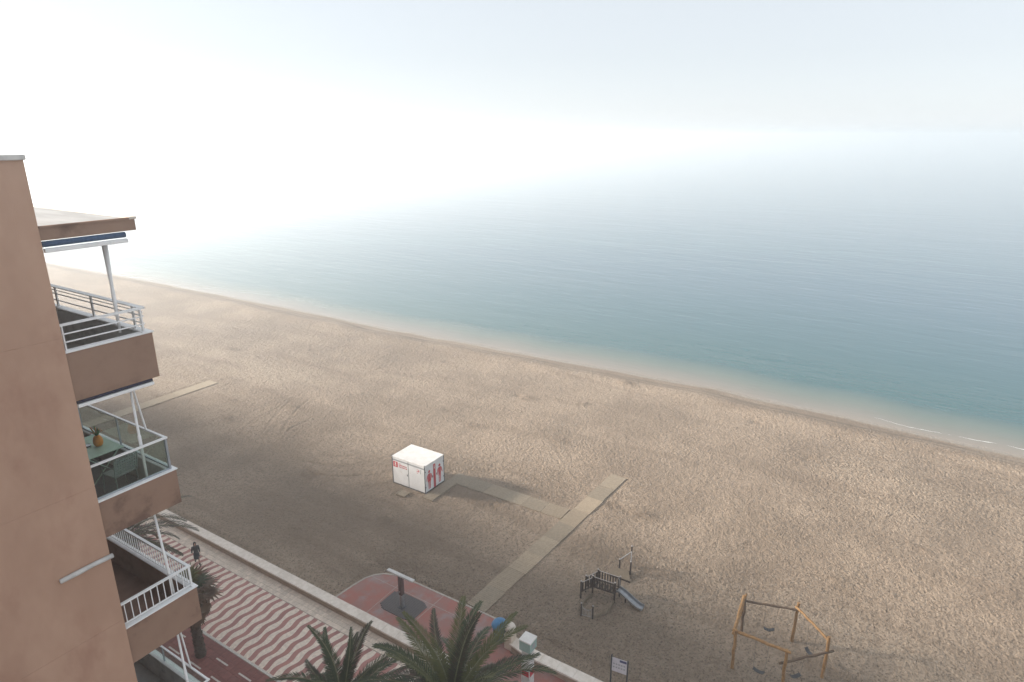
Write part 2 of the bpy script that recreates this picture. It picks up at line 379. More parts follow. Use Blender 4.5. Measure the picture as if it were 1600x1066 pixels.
# flatten under the things that are set into the beach
def flat(x0, x1, y0, y1, z, soft=0.35, spill=0.0):
    global ZS
    w = smooth(x0-soft, x0, SX)*smooth(-x1-soft, -x1, -SX)*smooth(y0-soft, y0, YS)*smooth(-y1-soft, -y1, -YS)
    ZS = ZS*(1-w) + z*w
    if spill: ZS += w*spill*np.clip(vnoise(SX, YS, 0.9, 81) + 0.6*vnoise(SX, YS, 3.1, 82), 0, 1)
flat(21, 26.05, 8, 27.2, -0.12); flat(21, 22.4, -300, 420, -0.12)
flat(26, 45.2, 17.5, 19.8, -0.015, 0.2, 0.07); flat(37.0, 38.7, 19.2, 30.2, -0.015, 0.2, 0.07)
flat(34.3, 37.1, 29.8, 33.6, -0.02); flat(33.0, 36.8, 28.7, 32.1, -0.03, 0.2); flat(20.5, 40.6, 65.2, 67.0, -0.02)
WET = np.exp(-((OFF+2.9+0.6*edge_w)/0.55)**2)*0.8 + 0.55*np.exp(-((OFF+4.3+0.5*edge_w)/0.35)**2) + 0.35*smooth(-2.6, -0.8, OFF)
WET = np.clip(WET*(0.75+0.7*vnoise(SX*3, YS*0.6, 0.5, 21)), 0, 1)
FILM = smooth(-1.5, -0.2, OFF + 0.5*vnoise(SX, YS, 0.25, 22))
sand_ob = grid_mesh('sand_beach', SX, YS, ZS, M_SAND, {'wet': WET, 'film': FILM, 'rough': rough_a, 'track': TRK})
struct(sand_ob, 'trampled tan sand beach sloping to the sea')
def sand_z(x, y):
    a = int(np.clip(np.searchsorted(yv, y), 0, len(yv)-1)); u = (x-X0)/(float(shore(y))-X0)
    c = int(np.clip(np.searchsorted(uv, u), 0, len(uv)-1)); return float(ZS[max(0,a-1):a+2, max(0,c-1):c+2].mean())

# ================================================================ promenade
def tile_mat(name, base, vary=0.12, rough=0.75, c2=None, scale=6.0):
    """paving colour with a slight tone of its own for each piece"""
    m = mat(name, base, c2 or tuple(c*0.82 for c in base), scale=scale, rough=rough, bump=0.15, bscale=60, dist=0.01)
    nt = m.node_tree; b = nt.nodes['Principled BSDF']; src = b.inputs['Base Color'].links[0].from_socket
    oi = nt.nodes.new('ShaderNodeObjectInfo'); mr = nt.nodes.new('ShaderNodeMapRange')
    mr.inputs['To Min'].default_value = 1-vary; mr.inputs['To Max'].default_value = 1+vary
    nt.links.new(oi.outputs['Random'], mr.inputs['Value'])
    mx = nt.nodes.new('ShaderNodeMix'); mx.data_type = 'RGBA'; mx.blend_type = 'MULTIPLY'; mx.inputs[0].default_value = 1
    nt.links.new(src, mx.inputs[6]); nt.links.new(mr.outputs[0], mx.inputs[7]); nt.links.new(mx.outputs[2], b.inputs['Base Color'])
    return m
M_CREAM = tile_mat('cream_paving', (.72,.61,.51), 0.10)
M_REDT = tile_mat('red_paving', (.23,.088,.075), 0.10)
M_WAVE = tile_mat('red_wave_paving', (.40,.19,.16), 0.12, c2=(.33,.16,.145), scale=1.6)
M_JOINT = mat('paving_bed', (.36,.29,.23), (.30,.24,.19), scale=8)
M_LINE = mat('road_paint', (.62,.58,.53), (.50,.46,.42), scale=9, rough=0.6)
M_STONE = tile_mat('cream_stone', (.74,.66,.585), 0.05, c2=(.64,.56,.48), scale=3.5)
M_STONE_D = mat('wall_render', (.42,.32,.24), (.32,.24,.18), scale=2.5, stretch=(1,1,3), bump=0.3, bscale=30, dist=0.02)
M_PLAZA = mat('worn_red_concrete', (.33,.125,.10), (.28,.15,.13), scale=0.9, c3=(.28,.21,.195), scale3=0.7, lo3=0.47, hi3=0.68, rough=0.75, bump=0.25, bscale=25, dist=0.015)
M_KERB = mat('pale_kerb', (.42,.37,.32), (.33,.28,.24), scale=5)

g_ = MB().box(-700, -900, -3.0, 21.75, 900, -0.05).build('ground', mat('inland_ground', (.20,.17,.15), (.16,.135,.12), scale=0.4)); struct(g_, 'inland ground under the promenade')

prom = MB().box(5.0, -40, -0.045, 16.02, 120, 0.0).build('promenade', M_JOINT); struct(prom, 'red and cream paved seafront promenade')
wave_bed = MB().box(16.16, -40, -0.045, 20.28, 120, 0.012).build('wave_paving_bed', M_CREAM, prom)
cream_bed = MB().box(20.30, -40, -0.045, 21.3, 120, 0.0).build('cream_paving_bed', M_JOINT, prom)
MB().box(16.03, -40, -0.045, 16.15, 120, 0.02).build('edge_line', M_LINE, prom)
# red paving slabs of the cycle lane
ts = 0.45
tm = MB().bbox(0.004, 0.004, -0.03, ts-0.004, ts-0.004, 0.014, 0.004)
tile0 = tm.build('red_slab', M_REDT, prom); first = True
for i in range(9):
    for j in range(30):
        o = tile0 if first else tile0.copy()
        if not first: COL.objects.link(o)
        first = False; o.location = (16.0-ts*(i+1), 20.6+ts*j, rnd.uniform(-0.002, 0.002))
MB().box(5.1, 34.2, -0.02, 15.98, 118, 0.012).build('red_paving_far', M_REDT, prom)
MB().box(5.1, 20.5, -0.02, 11.9, 34.1, 0.012).build('red_paving_inner', M_REDT, prom)
MB().box(5.1, -38, -0.02, 15.98, 20.4, 0.012).build('red_paving_near', M_REDT, prom)
for k in range(14):                                   # painted dashes between the two cycle tracks
    y0 = 18.1 + k*1.92
    MB().box(15.27, y0, 0.018, 15.36, y0+0.98, 0.021).build('lane_dash', M_LINE, prom)
    MB().box(14.36, y0-0.9, 0.018, 14.45, y0+0.1, 0.021).build('lane_dash', M_LINE, prom)
# red wavy bands across the walk, each one a piece of its own
def wave_strip(y0, ph):
    n = 34; a = []; bq = []
    for i in range(n+1):
        t = i/n; x = 16.18 + t*4.09
        c = y0 + 0.075*math.sin(2*math.pi*x/1.38 + ph); w = 0.152 + 0.012*math.sin(2*math.pi*x/1.38 + ph + 1.57)
        a.append((x, c-w)); bq.append((x, c+w))
    return a, bq
for k in range(53):
    a, bq = wave_strip(13.5 + k*0.62, rnd.uniform(-0.12, 0.12) + (k % 2)*1.3); n = len(a)
    vs = [(x, y, 0.016) for x, y in a] + [(x, y, 0.016) for x, y in bq]
    mb = MB().add(vs, [(i, i+1, n+i+1, n+i) for i in range(n-1)])
    mb.build('wave_band', M_WAVE, prom)
# cream square slabs along the wall
cs = 0.32
cm = MB().bbox(0.007, 0.007, -0.03, cs-0.007, cs-0.007, 0.016, 0.005); ct = cm.build('cream_slab', M_CREAM, prom); first = True
for i in range(3):
    for j in range(92):
        o = ct if first else ct.copy()
        if not first: COL.objects.link(o)
        first = False; o.location = (20.31+cs*i, 17.2+cs*j, rnd.uniform(-0.003, 0.003))
MB().box(20.31, 46.7, -0.02, 21.2, 118, 0.012).build('cream_paving_far', M_CREAM, prom)
MB().box(20.31, -38, -0.02, 21.2, 17.15, 0.012).build('red_paving_entrance', M_PLAZA, prom)

# the low sea wall with its coping stones
def sea_wall(name, x0, y0, y1, label, curve=None, top=0.52):
    w = empty(name, (x0, y0, 0)); tag(w, label, 'wall')
    n = int(round((y1-y0)/1.0)); st = (y1-y0)/n
    off = curve or (lambda y: 0.0)
    body = MB(); mould = MB()
    for k in range(n):
        a, b = y0+k*st, y0+(k+1)*st; oa, ob = off(a), off(b)
        for (xa, xb, za, zb, t) in ((x0+.06, x0+.56, -.3, top-.10, body), (x0+.02, x0+.60, top-.16, top-.10, mould)):
            t.add([(xa+oa,a,za),(xb+oa,a,za),(xb+ob,b,za),(xa+ob,b,za),(xa+oa,a,zb),(xb+oa,a,zb),(xb+ob,b,zb),(xa+ob,b,zb)],
                  [(3,2,1,0),(4,5,6,7),(0,1,5,4),(1,2,6,5),(2,3,7,6),(3,0,4,7)])
    body.v = [(x-x0, y-y0, z) for x, y, z in body.v]; mould.v = [(x-x0, y-y0, z+0.001) for x, y, z in mould.v]
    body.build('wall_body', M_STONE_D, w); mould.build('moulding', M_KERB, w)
    for k in range(n):
        a, b = y0+k*st+0.004-y0, y0+(k+1)*st-0.004-y0; oa, ob = off(a+y0), off(b+y0); dz = rnd.uniform(-.004, .004)
        xa, xb, za, zb = -0.01, 0.63, top-.1, top+dz
        c = 0.012
        vs = [(xa+oa,a,za),(xb+oa,a,za),(xb+ob,b,za),(xa+ob,b,za),(xa+oa,a,zb-c),(xb+oa,a,zb-c),(xb+ob,b,zb-c),(xa+ob,b,zb-c),
              (xa+oa+c,a+c/2,zb),(xb+oa-c,a+c/2,zb),(xb+ob-c,b-c/2,zb),(xa+ob+c,b-c/2,zb)]
        MB().add(vs, [(3,2,1,0),(8,9,10,11),(0,1,5,4),(1,2,6,5),(2,3,7,6),(3,0,4,7),(4,5,9,8),(5,6,10,9),(6,7,11,10),(7,4,8,11)]).build('coping_stone', M_STONE, w)
    return w
sea_wall('sea_wall', 21.2, 15.2, 95.2, 'long low cream sea wall between wave paving and sand')
sea_wall('sea_wall', 24.0, 2.6, 15.6, 'cream low wall by the beach entrance below the playground', lambda y: 0.25*max(0, (10-y)/7)**2 + 0.10*max(0, y-14)**2)

# shower terrace: red apron with rounded corner, pale kerb line, slatted floor
ap = [(21.9, 8.0), (24.1, 8.0), (24.15, 15.5), (24.75, 15.62), (25.5, 16.1), (25.92, 17.2), (25.93, 18.4), (25.9, 20.5), (25.88, 22.5), (25.86, 24.4), (25.72, 25.35), (25.45, 25.95), (25.05, 26.4), (24.5, 26.68), (23.6, 26.82), (21.9, 26.95)]
apron = MB().prism(ap, -0.2, 0.02).build('shower_terrace', M_PLAZA); struct(apron, 'worn red concrete terrace around the beach shower')
kb = MB()
for (xa, ya), (xb, yb) in zip(ap[3:-1], ap[4:]):
    kb.beam((xa, ya, -0.06), (xb, yb, -0.06), 0.12, 0.19)
kb.build('kerb', M_KERB, apron)
M_DECK = mat('dark_slats', (.075,.066,.066), (.10,.088,.086), scale=14, rough=0.6)
for k in range(17):                                   # slats of the shower floor, corners cut off
    y = 21.62 + k*0.154; cut = max(0, 0.35-(k*0.154)) + max(0, k*0.154-2.1)*0.9
    o = MB().box(22.98+cut*0.8, y, 0.021, 24.72-cut*0.6, y+0.138, 0.06).build('slat', M_DECK, apron)
# joints of the terrace slabs
jm = MB()
for a, b in (((22.0, 24.35), (25.84, 24.45)), ((22.0, 21.5), (25.86, 21.4)), ((22.0, 18.6), (25.88, 18.5)), ((24.86, 18.6), (24.84, 26.4))):
    jm.beam((*a, 0.0225), (*b, 0.0225), 0.03, 0.004)
jm.build('joint_strips', M_KERB, apron)

# ================================================================ beach boardwalks: panels of slats laid on the sand
def wood(name, c, c2, rough=0.75): return tile_mat(name, c, 0.16, rough, c2, 7.0)
M_WALK = wood('weathered_boards', (.265,.215,.155), (.215,.172,.125))
M_WALK2 = wood('sandy_boards', (.31,.243,.172), (.255,.20,.14))
M_WALK3 = wood('pale_boards', (.335,.27,.195), (.28,.225,.16))
def boardwalk(name, a, b, width, npan, label, ms, z=0.03):
    a = Vector(a); b = Vector(b); d = (b-a); L_ = d.length; d.normalize(); ang = math.atan2(d.y, d.x)
    root = empty(name, (a.x, a.y, 0), ang); tag(root, label, 'boardwalk')
    pl = L_/npan; ns = max(8, int(pl/0.15)); sl = pl/ns
    for k in range(npan):
        mb = MB(); zz = z + rnd.uniform(-0.006, 0.008); tw = rnd.uniform(-0.012, 0.012); sh = rnd.uniform(-.03, .03)
        for i in range(ns):
            x0 = k*pl + i*sl + 0.006; x1 = x0+sl-0.012
            if i == ns-1: x1 -= 0.012
            w0 = width/2+rnd.uniform(-.008, .008)
            mb.box(x0, -w0+sh, -0.04, x1, w0+sh, zz+0.02+rnd.uniform(-.003, .003))
        mb.box(k*pl+.01, -width/2+.1+sh, -0.06, (k+1)*pl-.01, width/2-.1+sh, zz-0.005)
        o = mb.build('board_panel', ms[k % len(ms)], root); o.rotation_euler = (tw, 0, 0)
    return root
boardwalk('boardwalk', (26.02, 19.12, 0), (45.2, 18.2, 0), 1.36, 9, 'long straight wooden boardwalk from the shower terrace towards the sea', [M_WALK, M_WALK2, M_WALK2, M_WALK])
boardwalk('boardwalk', (37.75, 29.75, 0), (37.82, 19.34, 0), 1.5, 6, 'wooden boardwalk branch joining the white toilet cabin to the long boardwalk', [M_WALK, M_WALK, M_WALK2])
boardwalk('boardwalk', (22.3, 66.0, 0), (40.4, 66.25, 0), 1.55, 8, 'farther boardwalk partly hidden by the apartment balconies', [M_WALK3, M_WALK3, M_WALK2])
boardwalk('wooden_ramp', (33.9, 29.3, 0), (37.0, 29.3, 0), 0.92, 1, 'wooden ramp board along the pictogram side of the toilet cabin', [M_WALK], z=0.07)

# ================================================================ apartment building
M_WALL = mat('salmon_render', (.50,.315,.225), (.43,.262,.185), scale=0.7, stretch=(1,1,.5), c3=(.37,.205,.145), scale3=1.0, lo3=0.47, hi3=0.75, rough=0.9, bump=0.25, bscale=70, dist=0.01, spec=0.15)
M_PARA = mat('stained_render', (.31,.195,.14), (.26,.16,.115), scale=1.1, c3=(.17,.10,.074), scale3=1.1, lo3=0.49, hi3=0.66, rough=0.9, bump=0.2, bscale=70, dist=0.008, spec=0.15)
M_WHITE = mat('white_paint', (.88,.87,.86), (.80,.79,.78), scale=5, rough=0.45)
M_CAP = mat('pale_coping', (.62,.60,.58), (.50,.48,.46), scale=4, rough=0.6)
M_STEEL = mat('blue_grey_steel', (.42,.45,.49), (.34,.37,.41), scale=6, rough=0.4, metal=0.5)
M_GREYW = mat('grey_render', (.50,.50,.49), (.42,.42,.41), scale=3, c3=(.33,.33,.33), scale3=4, rough=0.9)
M_DARKF = mat('dark_floor', (.075,.075,.075), (.06,.06,.06), scale=4, rough=0.5)
M_BROWNF = mat('brown_tiles', (.27,.15,.105), (.23,.125,.088), scale=4, rough=0.6)
M_MEMBR = mat('roof_membrane', (.36,.355,.35), (.29,.285,.28), scale=1.2, stretch=(3,.6,1), rough=0.7)
M_AWN = mat('blue_canvas', (.045,.10,.20), (.03,.07,.15), scale=14, stretch=(3,1,.3), rough=0.8)
M_NAVY = mat('navy_canvas', (.012,.014,.035), (.02,.022,.05), scale=8, rough=0.8)
def glass_mat(name, tint, refl=0.12):
    m = bpy.data.materials.new(name); m.use_nodes = True; nt = m.node_tree; nt.nodes.clear(); L = nt.links.new
    o = nt.nodes.new('ShaderNodeOutputMaterial'); t = nt.nodes.new('ShaderNodeBsdfTransparent'); t.inputs[0].default_value = (*tint, 1)
    gl = nt.nodes.new('ShaderNodeBsdfGlossy'); gl.inputs['Roughness'].default_value = 0.02; gl.inputs['Color'].default_value = (.9,.95,.93,1)
    fr = nt.nodes.new('ShaderNodeFresnel'); fr.inputs['IOR'].default_value = 1.5
    ge = nt.nodes.new('ShaderNodeNewGeometry'); mr = nt.nodes.new('ShaderNodeMapRange'); mr.inputs['To Min'].default_value = 1.5; mr.inputs['To Max'].default_value = 1/1.5
    L(ge.outputs['Backfacing'], mr.inputs['Value']); L(mr.outputs[0], fr.inputs['IOR'])
    mx = nt.nodes.new('ShaderNodeMixShader'); L(fr.outputs[0], mx.inputs[0]); L(t.outputs[0], mx.inputs[1]); L(gl.outputs[0], mx.inputs[2]); L(mx.outputs[0], o.inputs[0])
    return m
M_GLASS = glass_mat('rail_glass', (.87,.91,.89))
M_WINDOW = mat('window_glass', (.03,.035,.04), rough=0.08, spec=0.6)

bld = empty('apartment_building', (0, 12.5, 0)); tag(bld, 'salmon apartment block with stacked sea balconies at the left edge', 'building')
def P(mb, name, m, parent=bld, sm=False):
    o = mb.build(name, m, None, sm); o.parent = parent
    o.matrix_parent_inverse = Matrix.Translation((0, -12.5, 0)) if parent == bld else Matrix.Identity(4)
    return o
FX, RY, BX = 4.95, 12.55, 3.3       # wall corner, balcony side plane, facade behind the balconies
# flank wall in storey-high fields with open joints
zs = [-0.05, 2.68, 5.67, 8.66, 11.65, 14.64, 17.62, 20.66, 23.6, 26.62]
for i in range(len(zs)-1):
    P(MB().bbox(-14, 12.5, zs[i]+0.003, FX, 12.72, zs[i+1]-0.003, 0.003), 'wall_panel', M_WALL)
P(MB().box(-13.9, 12.506, -0.04, FX-0.006, 12.715, 26.55), 'wall_core', M_WALL)
P(MB().bbox(-14.1, 12.44, 26.615, FX+0.02, 12.78, 26.70, 0.01), 'coping', M_CAP)
P(MB().box(-13.9, 12.73, -0.04, BX, 40, 25.3), 'body', M_WALL)
P(MB().box(-13.9, 24.0, -0.04, FX, 140, 26.3), 'unseen_shadow_wing', M_WALL)  # unseen block, stretched along the coast to cast shadow on the sand
P(MB().box(BX+.004, 23.4, -0.04, FX, 23.99, 25.29), 'dividing_wall', M_WALL)
# roof slab over the top balcony
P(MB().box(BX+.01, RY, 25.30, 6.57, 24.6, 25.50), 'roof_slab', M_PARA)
P(MB().box(FX+.03, RY+.03, 25.503, 6.46, 24.5, 25.525), 'roof_membrane', M_MEMBR)
P(MB().bbox(6.465, RY-.02, 25.503, 6.60, 24.6, 25.55, 0.006), 'roof_edge_front', M_STONE)
P(MB().bbox(FX+.02, RY-.03, 25.503, 6.46, RY+.028, 25.545, 0.006), 'roof_edge_side', M_PARA)
# pipe on the flank wall
P(MB().tube([(4.04, 12.46, 19.13), (4.35, 12.455, 19.135), (4.62, 12.46, 19.14), (FX+.03, 12.46, 19.13)], [.045,.05,.045,.048], 8), 'drain_pipe', M_CAP, sm=True)

def balcony(zt, zb, inner, floor_m, cap_w=0.2):
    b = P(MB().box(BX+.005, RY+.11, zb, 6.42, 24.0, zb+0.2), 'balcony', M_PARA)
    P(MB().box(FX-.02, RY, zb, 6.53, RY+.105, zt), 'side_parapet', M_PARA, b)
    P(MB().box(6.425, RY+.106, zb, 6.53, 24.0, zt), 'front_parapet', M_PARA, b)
    P(MB().box(BX+.01, RY+.108, zb+.203, 6.40, 23.3, zb+.215), 'floor', floor_m, b)
    P(MB().box(FX-.02, RY+.107, zb+.216, 6.40, RY+.125, zt-.02), 'side_lining', inner, b)
    P(MB().box(6.403, RY+.107, zb+.216, 6.423, 23.3, zt-.02), 'front_lining', inner, b)
    P(MB().bbox(FX+.0, RY-.025, zt, 6.555, RY+.15, zt+.03, 0.006), 'side_cap', M_WHITE, b)
    P(MB().bbox(6.385, RY+.152, zt, 6.555, 23.3, zt+.03, 0.006), 'front_cap', M_WHITE, b)
    P(MB().box(BX+.006, 13.4, zb+.22, BX+.03, 16.0, zb+2.3), 'window', M_WINDOW, b)
    return b
FR_X, SD_Y, FAR = 6.46, RY+.07, 22.9
def rail(b, p, q, w, h, name='rail', m=None): return P(MB().beam(p, q, w, h), name, m or M_WHITE, b)
# top: tube railing
b1 = balcony(23.30, 22.38, M_GREYW, M_GREYW)
rail(b1, (FX-.0, SD_Y, 23.80), (6.49, SD_Y, 23.80), .055, .04, 'top_rail'); rail(b1, (FR_X, SD_Y+.03, 23.80), (FR_X, FAR, 23.80), .12, .018, 'top_rail')
for z in (23.63, 23.48):
    P(MB().tube([(FX, SD_Y, z), (6.45, SD_Y, z)], .014, 6), 'rail', M_WHITE, b1); P(MB().tube([(FR_X, SD_Y+.02, z), (FR_X, FAR, z)], .014, 6), 'rail', M_WHITE, b1)
P(MB().tube([(FR_X, SD_Y+.02, 23.71), (FR_X, FAR, 23.71)], .010, 6), 'rail', M_WHITE, b1)
for (x, y) in [(FX+.06, SD_Y), (6.40, SD_Y), (FR_X, 13.0), (FR_X, 14.6), (FR_X, 16.15), (FR_X, 17.7), (FR_X, 19.3)]:
    P(MB().box(x-.012, y-.035, 23.33, x+.012, y+.035, 23.785).box(x-.05, y-.06, 23.331, x+.05, y+.06, 23.345), 'post', M_WHITE, b1)
# second: glass railing
b2 = balcony(20.28, 19.50, M_CAP, M_DARKF)
rail(b2, (FX, SD_Y, 21.02), (6.49, SD_Y, 21.02), .05, .035, 'top_rail'); rail(b2, (FR_X, SD_Y+.026, 21.02), (FR_X, FAR, 21.02), .05, .035, 'top_rail')
rail(b2, (FX, SD_Y, 20.325), (6.43, SD_Y, 20.325), .03, .03, 'bottom_rail', M_STEEL); rail(b2, (FR_X, SD_Y+.05, 20.325), (FR_X, FAR, 20.325), .03, .03, 'bottom_rail', M_STEEL)
P(MB().box(FX+.01, SD_Y-.005, 20.345, 6.42, SD_Y+.005, 21.0), 'glass_panel', M_GLASS, b2)
gy = [SD_Y+.05, 14.55, 16.3, 18.1, 19.9]
for a, c in zip(gy, gy[1:]): P(MB().box(FR_X-.005, a+.02, 20.345, FR_X+.005, c-.02, 21.0), 'glass_panel', M_GLASS, b2)
for y in gy: P(MB().box(FR_X-.016, y-.014, 20.312, FR_X+.016, y+.014, 21.0), 'post', M_STEEL, b2)
P(MB().box(6.43, SD_Y-.02, 20.312, 6.47, SD_Y+.02, 21.0), 'corner_post', M_STEEL, b2)
# third: upright balusters
b3 = balcony(17.33, 16.45, M_PARA, M_BROWNF)
rail(b3, (FX, SD_Y, 17.88), (6.50, SD_Y, 17.88), .055, .04, 'top_rail'); rail(b3, (FR_X, SD_Y+.03, 17.88), (FR_X, FAR, 17.88), .065, .04, 'top_rail')
rail(b3, (FX, SD_Y, 17.41), (6.44, SD_Y, 17.41), .03, .02, 'bottom_rail'); rail(b3, (FR_X, SD_Y+.03, 17.41), (FR_X, FAR, 17.41), .03, .02, 'bottom_rail')
bal = MB().box(-.008, -.008, 17.42, .008, .008, 17.86); bo = None
spots = [(FX+.1+i*0.138, SD_Y) for i in range(10)] + [(FR_X, SD_Y+.03+i*0.105) for i in range(60)]
for x, y in spots:
    if bo is None:
        bo = P(bal, 'baluster', M_WHITE, b3); bo.location = (x, y, 0); bo0 = bo
    else:
        o = bo0.copy(); COL.objects.link(o); o.location = (x, y, 0)
P(MB().box(6.44, SD_Y-.02, 17.361, 6.48, SD_Y+.02, 17.86), 'corner_post', M_WHITE, b3)
# fourth: glass railing, grey inside
b4 = balcony(14.25, 13.4, M_GREYW, M_GREYW)
rail(b4, (FX, SD_Y, 14.72), (6.49, SD_Y, 14.72), .045, .03, 'top_rail'); rail(b4, (FR_X, SD_Y+.026, 14.72), (FR_X, FAR, 14.72), .045, .03, 'top_rail')
P(MB().box(FX+.01, SD_Y-.005, 14.285, 6.42, SD_Y+.005, 14.70), 'glass_panel', M_GLASS, b4)
for a, c in zip(gy, gy[1:]):
    P(MB().box(FR_X-.005, a+.02, 14.285, FR_X+.005, c-.02, 14.70), 'glass_panel', M_GLASS, b4)
for y in gy: P(MB().box(FR_X-.016, y-.014, 14.283, FR_X+.016, y+.014, 14.70), 'post', M_STEEL, b4)
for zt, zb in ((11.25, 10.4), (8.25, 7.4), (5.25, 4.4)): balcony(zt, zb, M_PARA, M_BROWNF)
# awnings and their poles
P(MB().tube([(FX+.03, RY+.03, 25.235), (6.36, RY+.03, 25.235)], .052, 10), 'awning_roll', M_AWN, b1, True)
P(MB().bbox(FX+.04, RY-.02, 25.09, 6.38, RY+.05, 25.16, .006), 'awning_bar', M_WHITE, b1)
P(MB().tube([(FX+.03, RY+.02, 22.345), (6.38, RY+.02, 22.345)], .03, 8), 'awning_roll', M_NAVY, b2, True)
P(MB().bbox(FX+.03, RY-.03, 22.25, 6.39, RY+.05, 22.31, .006), 'awning_bar', M_WHITE, b2)
def pole(b, p, q, r0, r1):
    p = Vector(p); q = Vector(q); m_ = p.lerp(q, 0.52)
    return P(MB().tube([p, m_, m_+(q-p)*0.01, q], [r0, r1*1.15, r1*1.5, r1], 8), 'awning_pole', M_WHITE, b, True)
pole(b1, (6.17, 13.0, 25.08), (6.13, 12.95, 23.33), .055, .026)
pole(b2, (6.02, 12.75, 22.25), (5.99, 12.68, 20.31), .024, .024)
P(MB().tube([(6.36, 13.45, 22.36), (6.45, 13.32, 21.04)], .02, 6), 'awning_arm', M_WHITE, b2)
pole(b3, (6.02, 12.75, 19.48), (6.09, 12.68, 17.36), .024, .024)
pole(b4, (6.03, 12.75, 16.44), (6.03, 12.68, 14.27), .024, .024)
P(MB().tube([(6.36, 13.4, 16.44), (6.45, 13.3, 14.74)], .02, 6), 'awning_arm', M_WHITE, b4)

# ================================================================ toilet cabin on the sand
M_CABIN = mat('cabin_white', (.72,.725,.73), (.66,.665,.67), scale=1.5, c3=(.60,.58,.55), scale3=2.2, rough=0.4, lo3=.58, hi3=.78)
M_ROOFW = mat('cabin_roof_white', (.74,.71,.68), (.66,.63,.59), scale=1.8, rough=0.5)
M_DARKM = mat('dark_metal', (.05,.055,.065), (.07,.075,.085), scale=9, rough=0.45, metal=0.4)
M_RED = mat('sign_red', (.52,.035,.05), (.45,.03,.045), scale=6, rough=0.5)
M_SEAM = mat('seam_grey', (.30,.31,.32), rough=0.6)
CX, CY = 34.48, 30.0
cab = empty('toilet_cabin', (CX, CY, 0)); tag(cab, 'white portable toilet cabin with red pictograms standing on the sand', 'cabin')
W_, L_, H_ = 2.42, 3.4, 2.4
MB().box(.03, .03, .06, W_-.03, L_-.03, H_-.05).build('cabin_body', M_CABIN, cab)
MB().bbox(-.01, -.01, H_-.05, W_+.01, L_+.01, H_+.01, .012).build('roof', M_ROOFW, cab)
MB().box(0, 0, 0, W_, L_, .06).build('base_frame', M_DARKM, cab)
for x, y in ((0, 0), (W_, 0), (0, L_), (W_, L_)):
    MB().box(x-.005 if x == 0 else x-.045, y-.005 if y == 0 else y-.045, .061, x+.045 if x == 0 else x+.005, y+.045 if y == 0 else y+.005, H_-.051).build('corner_post', M_DARKM, cab)
    MB().bbox(x-.03, y-.03, H_+.011, x+.04, y+.04, H_+.06, .008).build('lifting_corner', M_DARKM, cab)
# long side (towards the promenade): two fields, vent strips
for a, b in ((.06, L_/2-.02), (L_/2+.02, L_-.06)):
    MB().bbox(.012, a, .09, .029, b, H_-.36, .004).build('side_panel', M_CABIN, cab)
    MB().bbox(.012, a, H_-.34, .029, b, H_-.22, .004).build('vent_strip', M_SEAM, cab)
    MB().bbox(.012, a, H_-.20, .029, b, H_-.07, .004).build('vent_strip', M_CABIN, cab)
MB().box(.004, L_/2-.012, .07, .028, L_/2+.012, H_-.06).build('seam', M_DARKM, cab)
xs = .0105
def flatx(mb, pts, x=xs, t=.004):      # a flat sign shape on the -X side, pts are (along -Y from the far end, z)
    n = len(pts); v = [(x-t, y, z) for y, z in pts] + [(x, y, z) for y, z in pts]
    return mb.add(v, [tuple(range(n)), tuple(range(n, 2*n))[::-1]] + [(i, n+i, n+(i+1) % n, (i+1) % n) for i in range(n)])
def flaty(mb, pts, y, t=.004):
    n = len(pts); v = [(x, y-t, z) for x, z in pts] + [(x, y, z) for x, z in pts]
    return mb.add(v, [tuple(range(n))[::-1], tuple(range(n, 2*n))] + [(i, (i+1) % n, n+(i+1) % n, n+i) for i in range(n)])
mb = MB(); flatx(mb, [(3.28, 1.52), (2.80, 1.52), (2.80, 2.0), (3.28, 2.0)]); lg = mb.build('red_emblem', M_RED, cab)
mb = MB()
flatx(mb, [(3.10, 1.73), (2.98, 1.73), (2.98, 1.92), (3.04, 1.96), (3.10, 1.92)], .0062); flatx(mb, [(3.16, 1.68), (2.92, 1.68), (2.92, 1.71), (3.16, 1.71)], .0062); flatx(mb, [(3.12, 1.60), (2.96, 1.60), (2.96, 1.64), (3.12, 1.64)], .0062)
mb.build('emblem_mark', M_ROOFW, lg)
mb = MB()
for zz, segs in ((1.88, [(2.68, 2.44)]), (1.74, [(2.68, 2.50), (2.45, 2.30), (2.26, 2.02), (1.98, 1.86)]), (1.58, [(2.68, 2.52), (2.47, 2.40), (2.35, 2.05), (2.0, 1.84)])):
    hgt = .05 if zz > 1.8 else .085
    for a, b in segs:
        y = a
        while y > b:                   # letter-sized strokes
            w = rnd.uniform(.035, .06); flatx(mb, [(y, zz), (y-w, zz), (y-w, zz+hgt), (y, zz+hgt)]); y -= w+.016
mb.build('red_lettering', M_RED, cab)
mb = MB()
for y0, s in ((0.82, .9),):
    flatx(mb, [(y0, 1.72), (y0-.11, 1.72), (y0-.055, 1.88)]); flatx(mb, [(y0-.03, 1.90), (y0-.08, 1.90), (y0-.08, 1.95), (y0-.03, 1.95)])
    flatx(mb, [(y0-.16, 1.72), (y0-.26, 1.72), (y0-.26, 1.88), (y0-.16, 1.88)]); flatx(mb, [(y0-.18, 1.90), (y0-.24, 1.90), (y0-.24, 1.95), (y0-.18, 1.95)])
    flatx(mb, [(y0-.0, 1.6), (y0-.13, 1.6), (y0-.13, 1.64), (y0-.0, 1.64)]); 
mb.build('red_symbols', M_RED, cab)
mb = MB(); flatx(mb, [(.50, 1.86), (.34, 1.90), (.33, 1.95), (.50, 1.93)]); flatx(mb, [(.46, 1.62), (.40, 1.62), (.40, 1.84), (.46, 1.84)]); mb.build('grey_symbols', M_SEAM, cab)
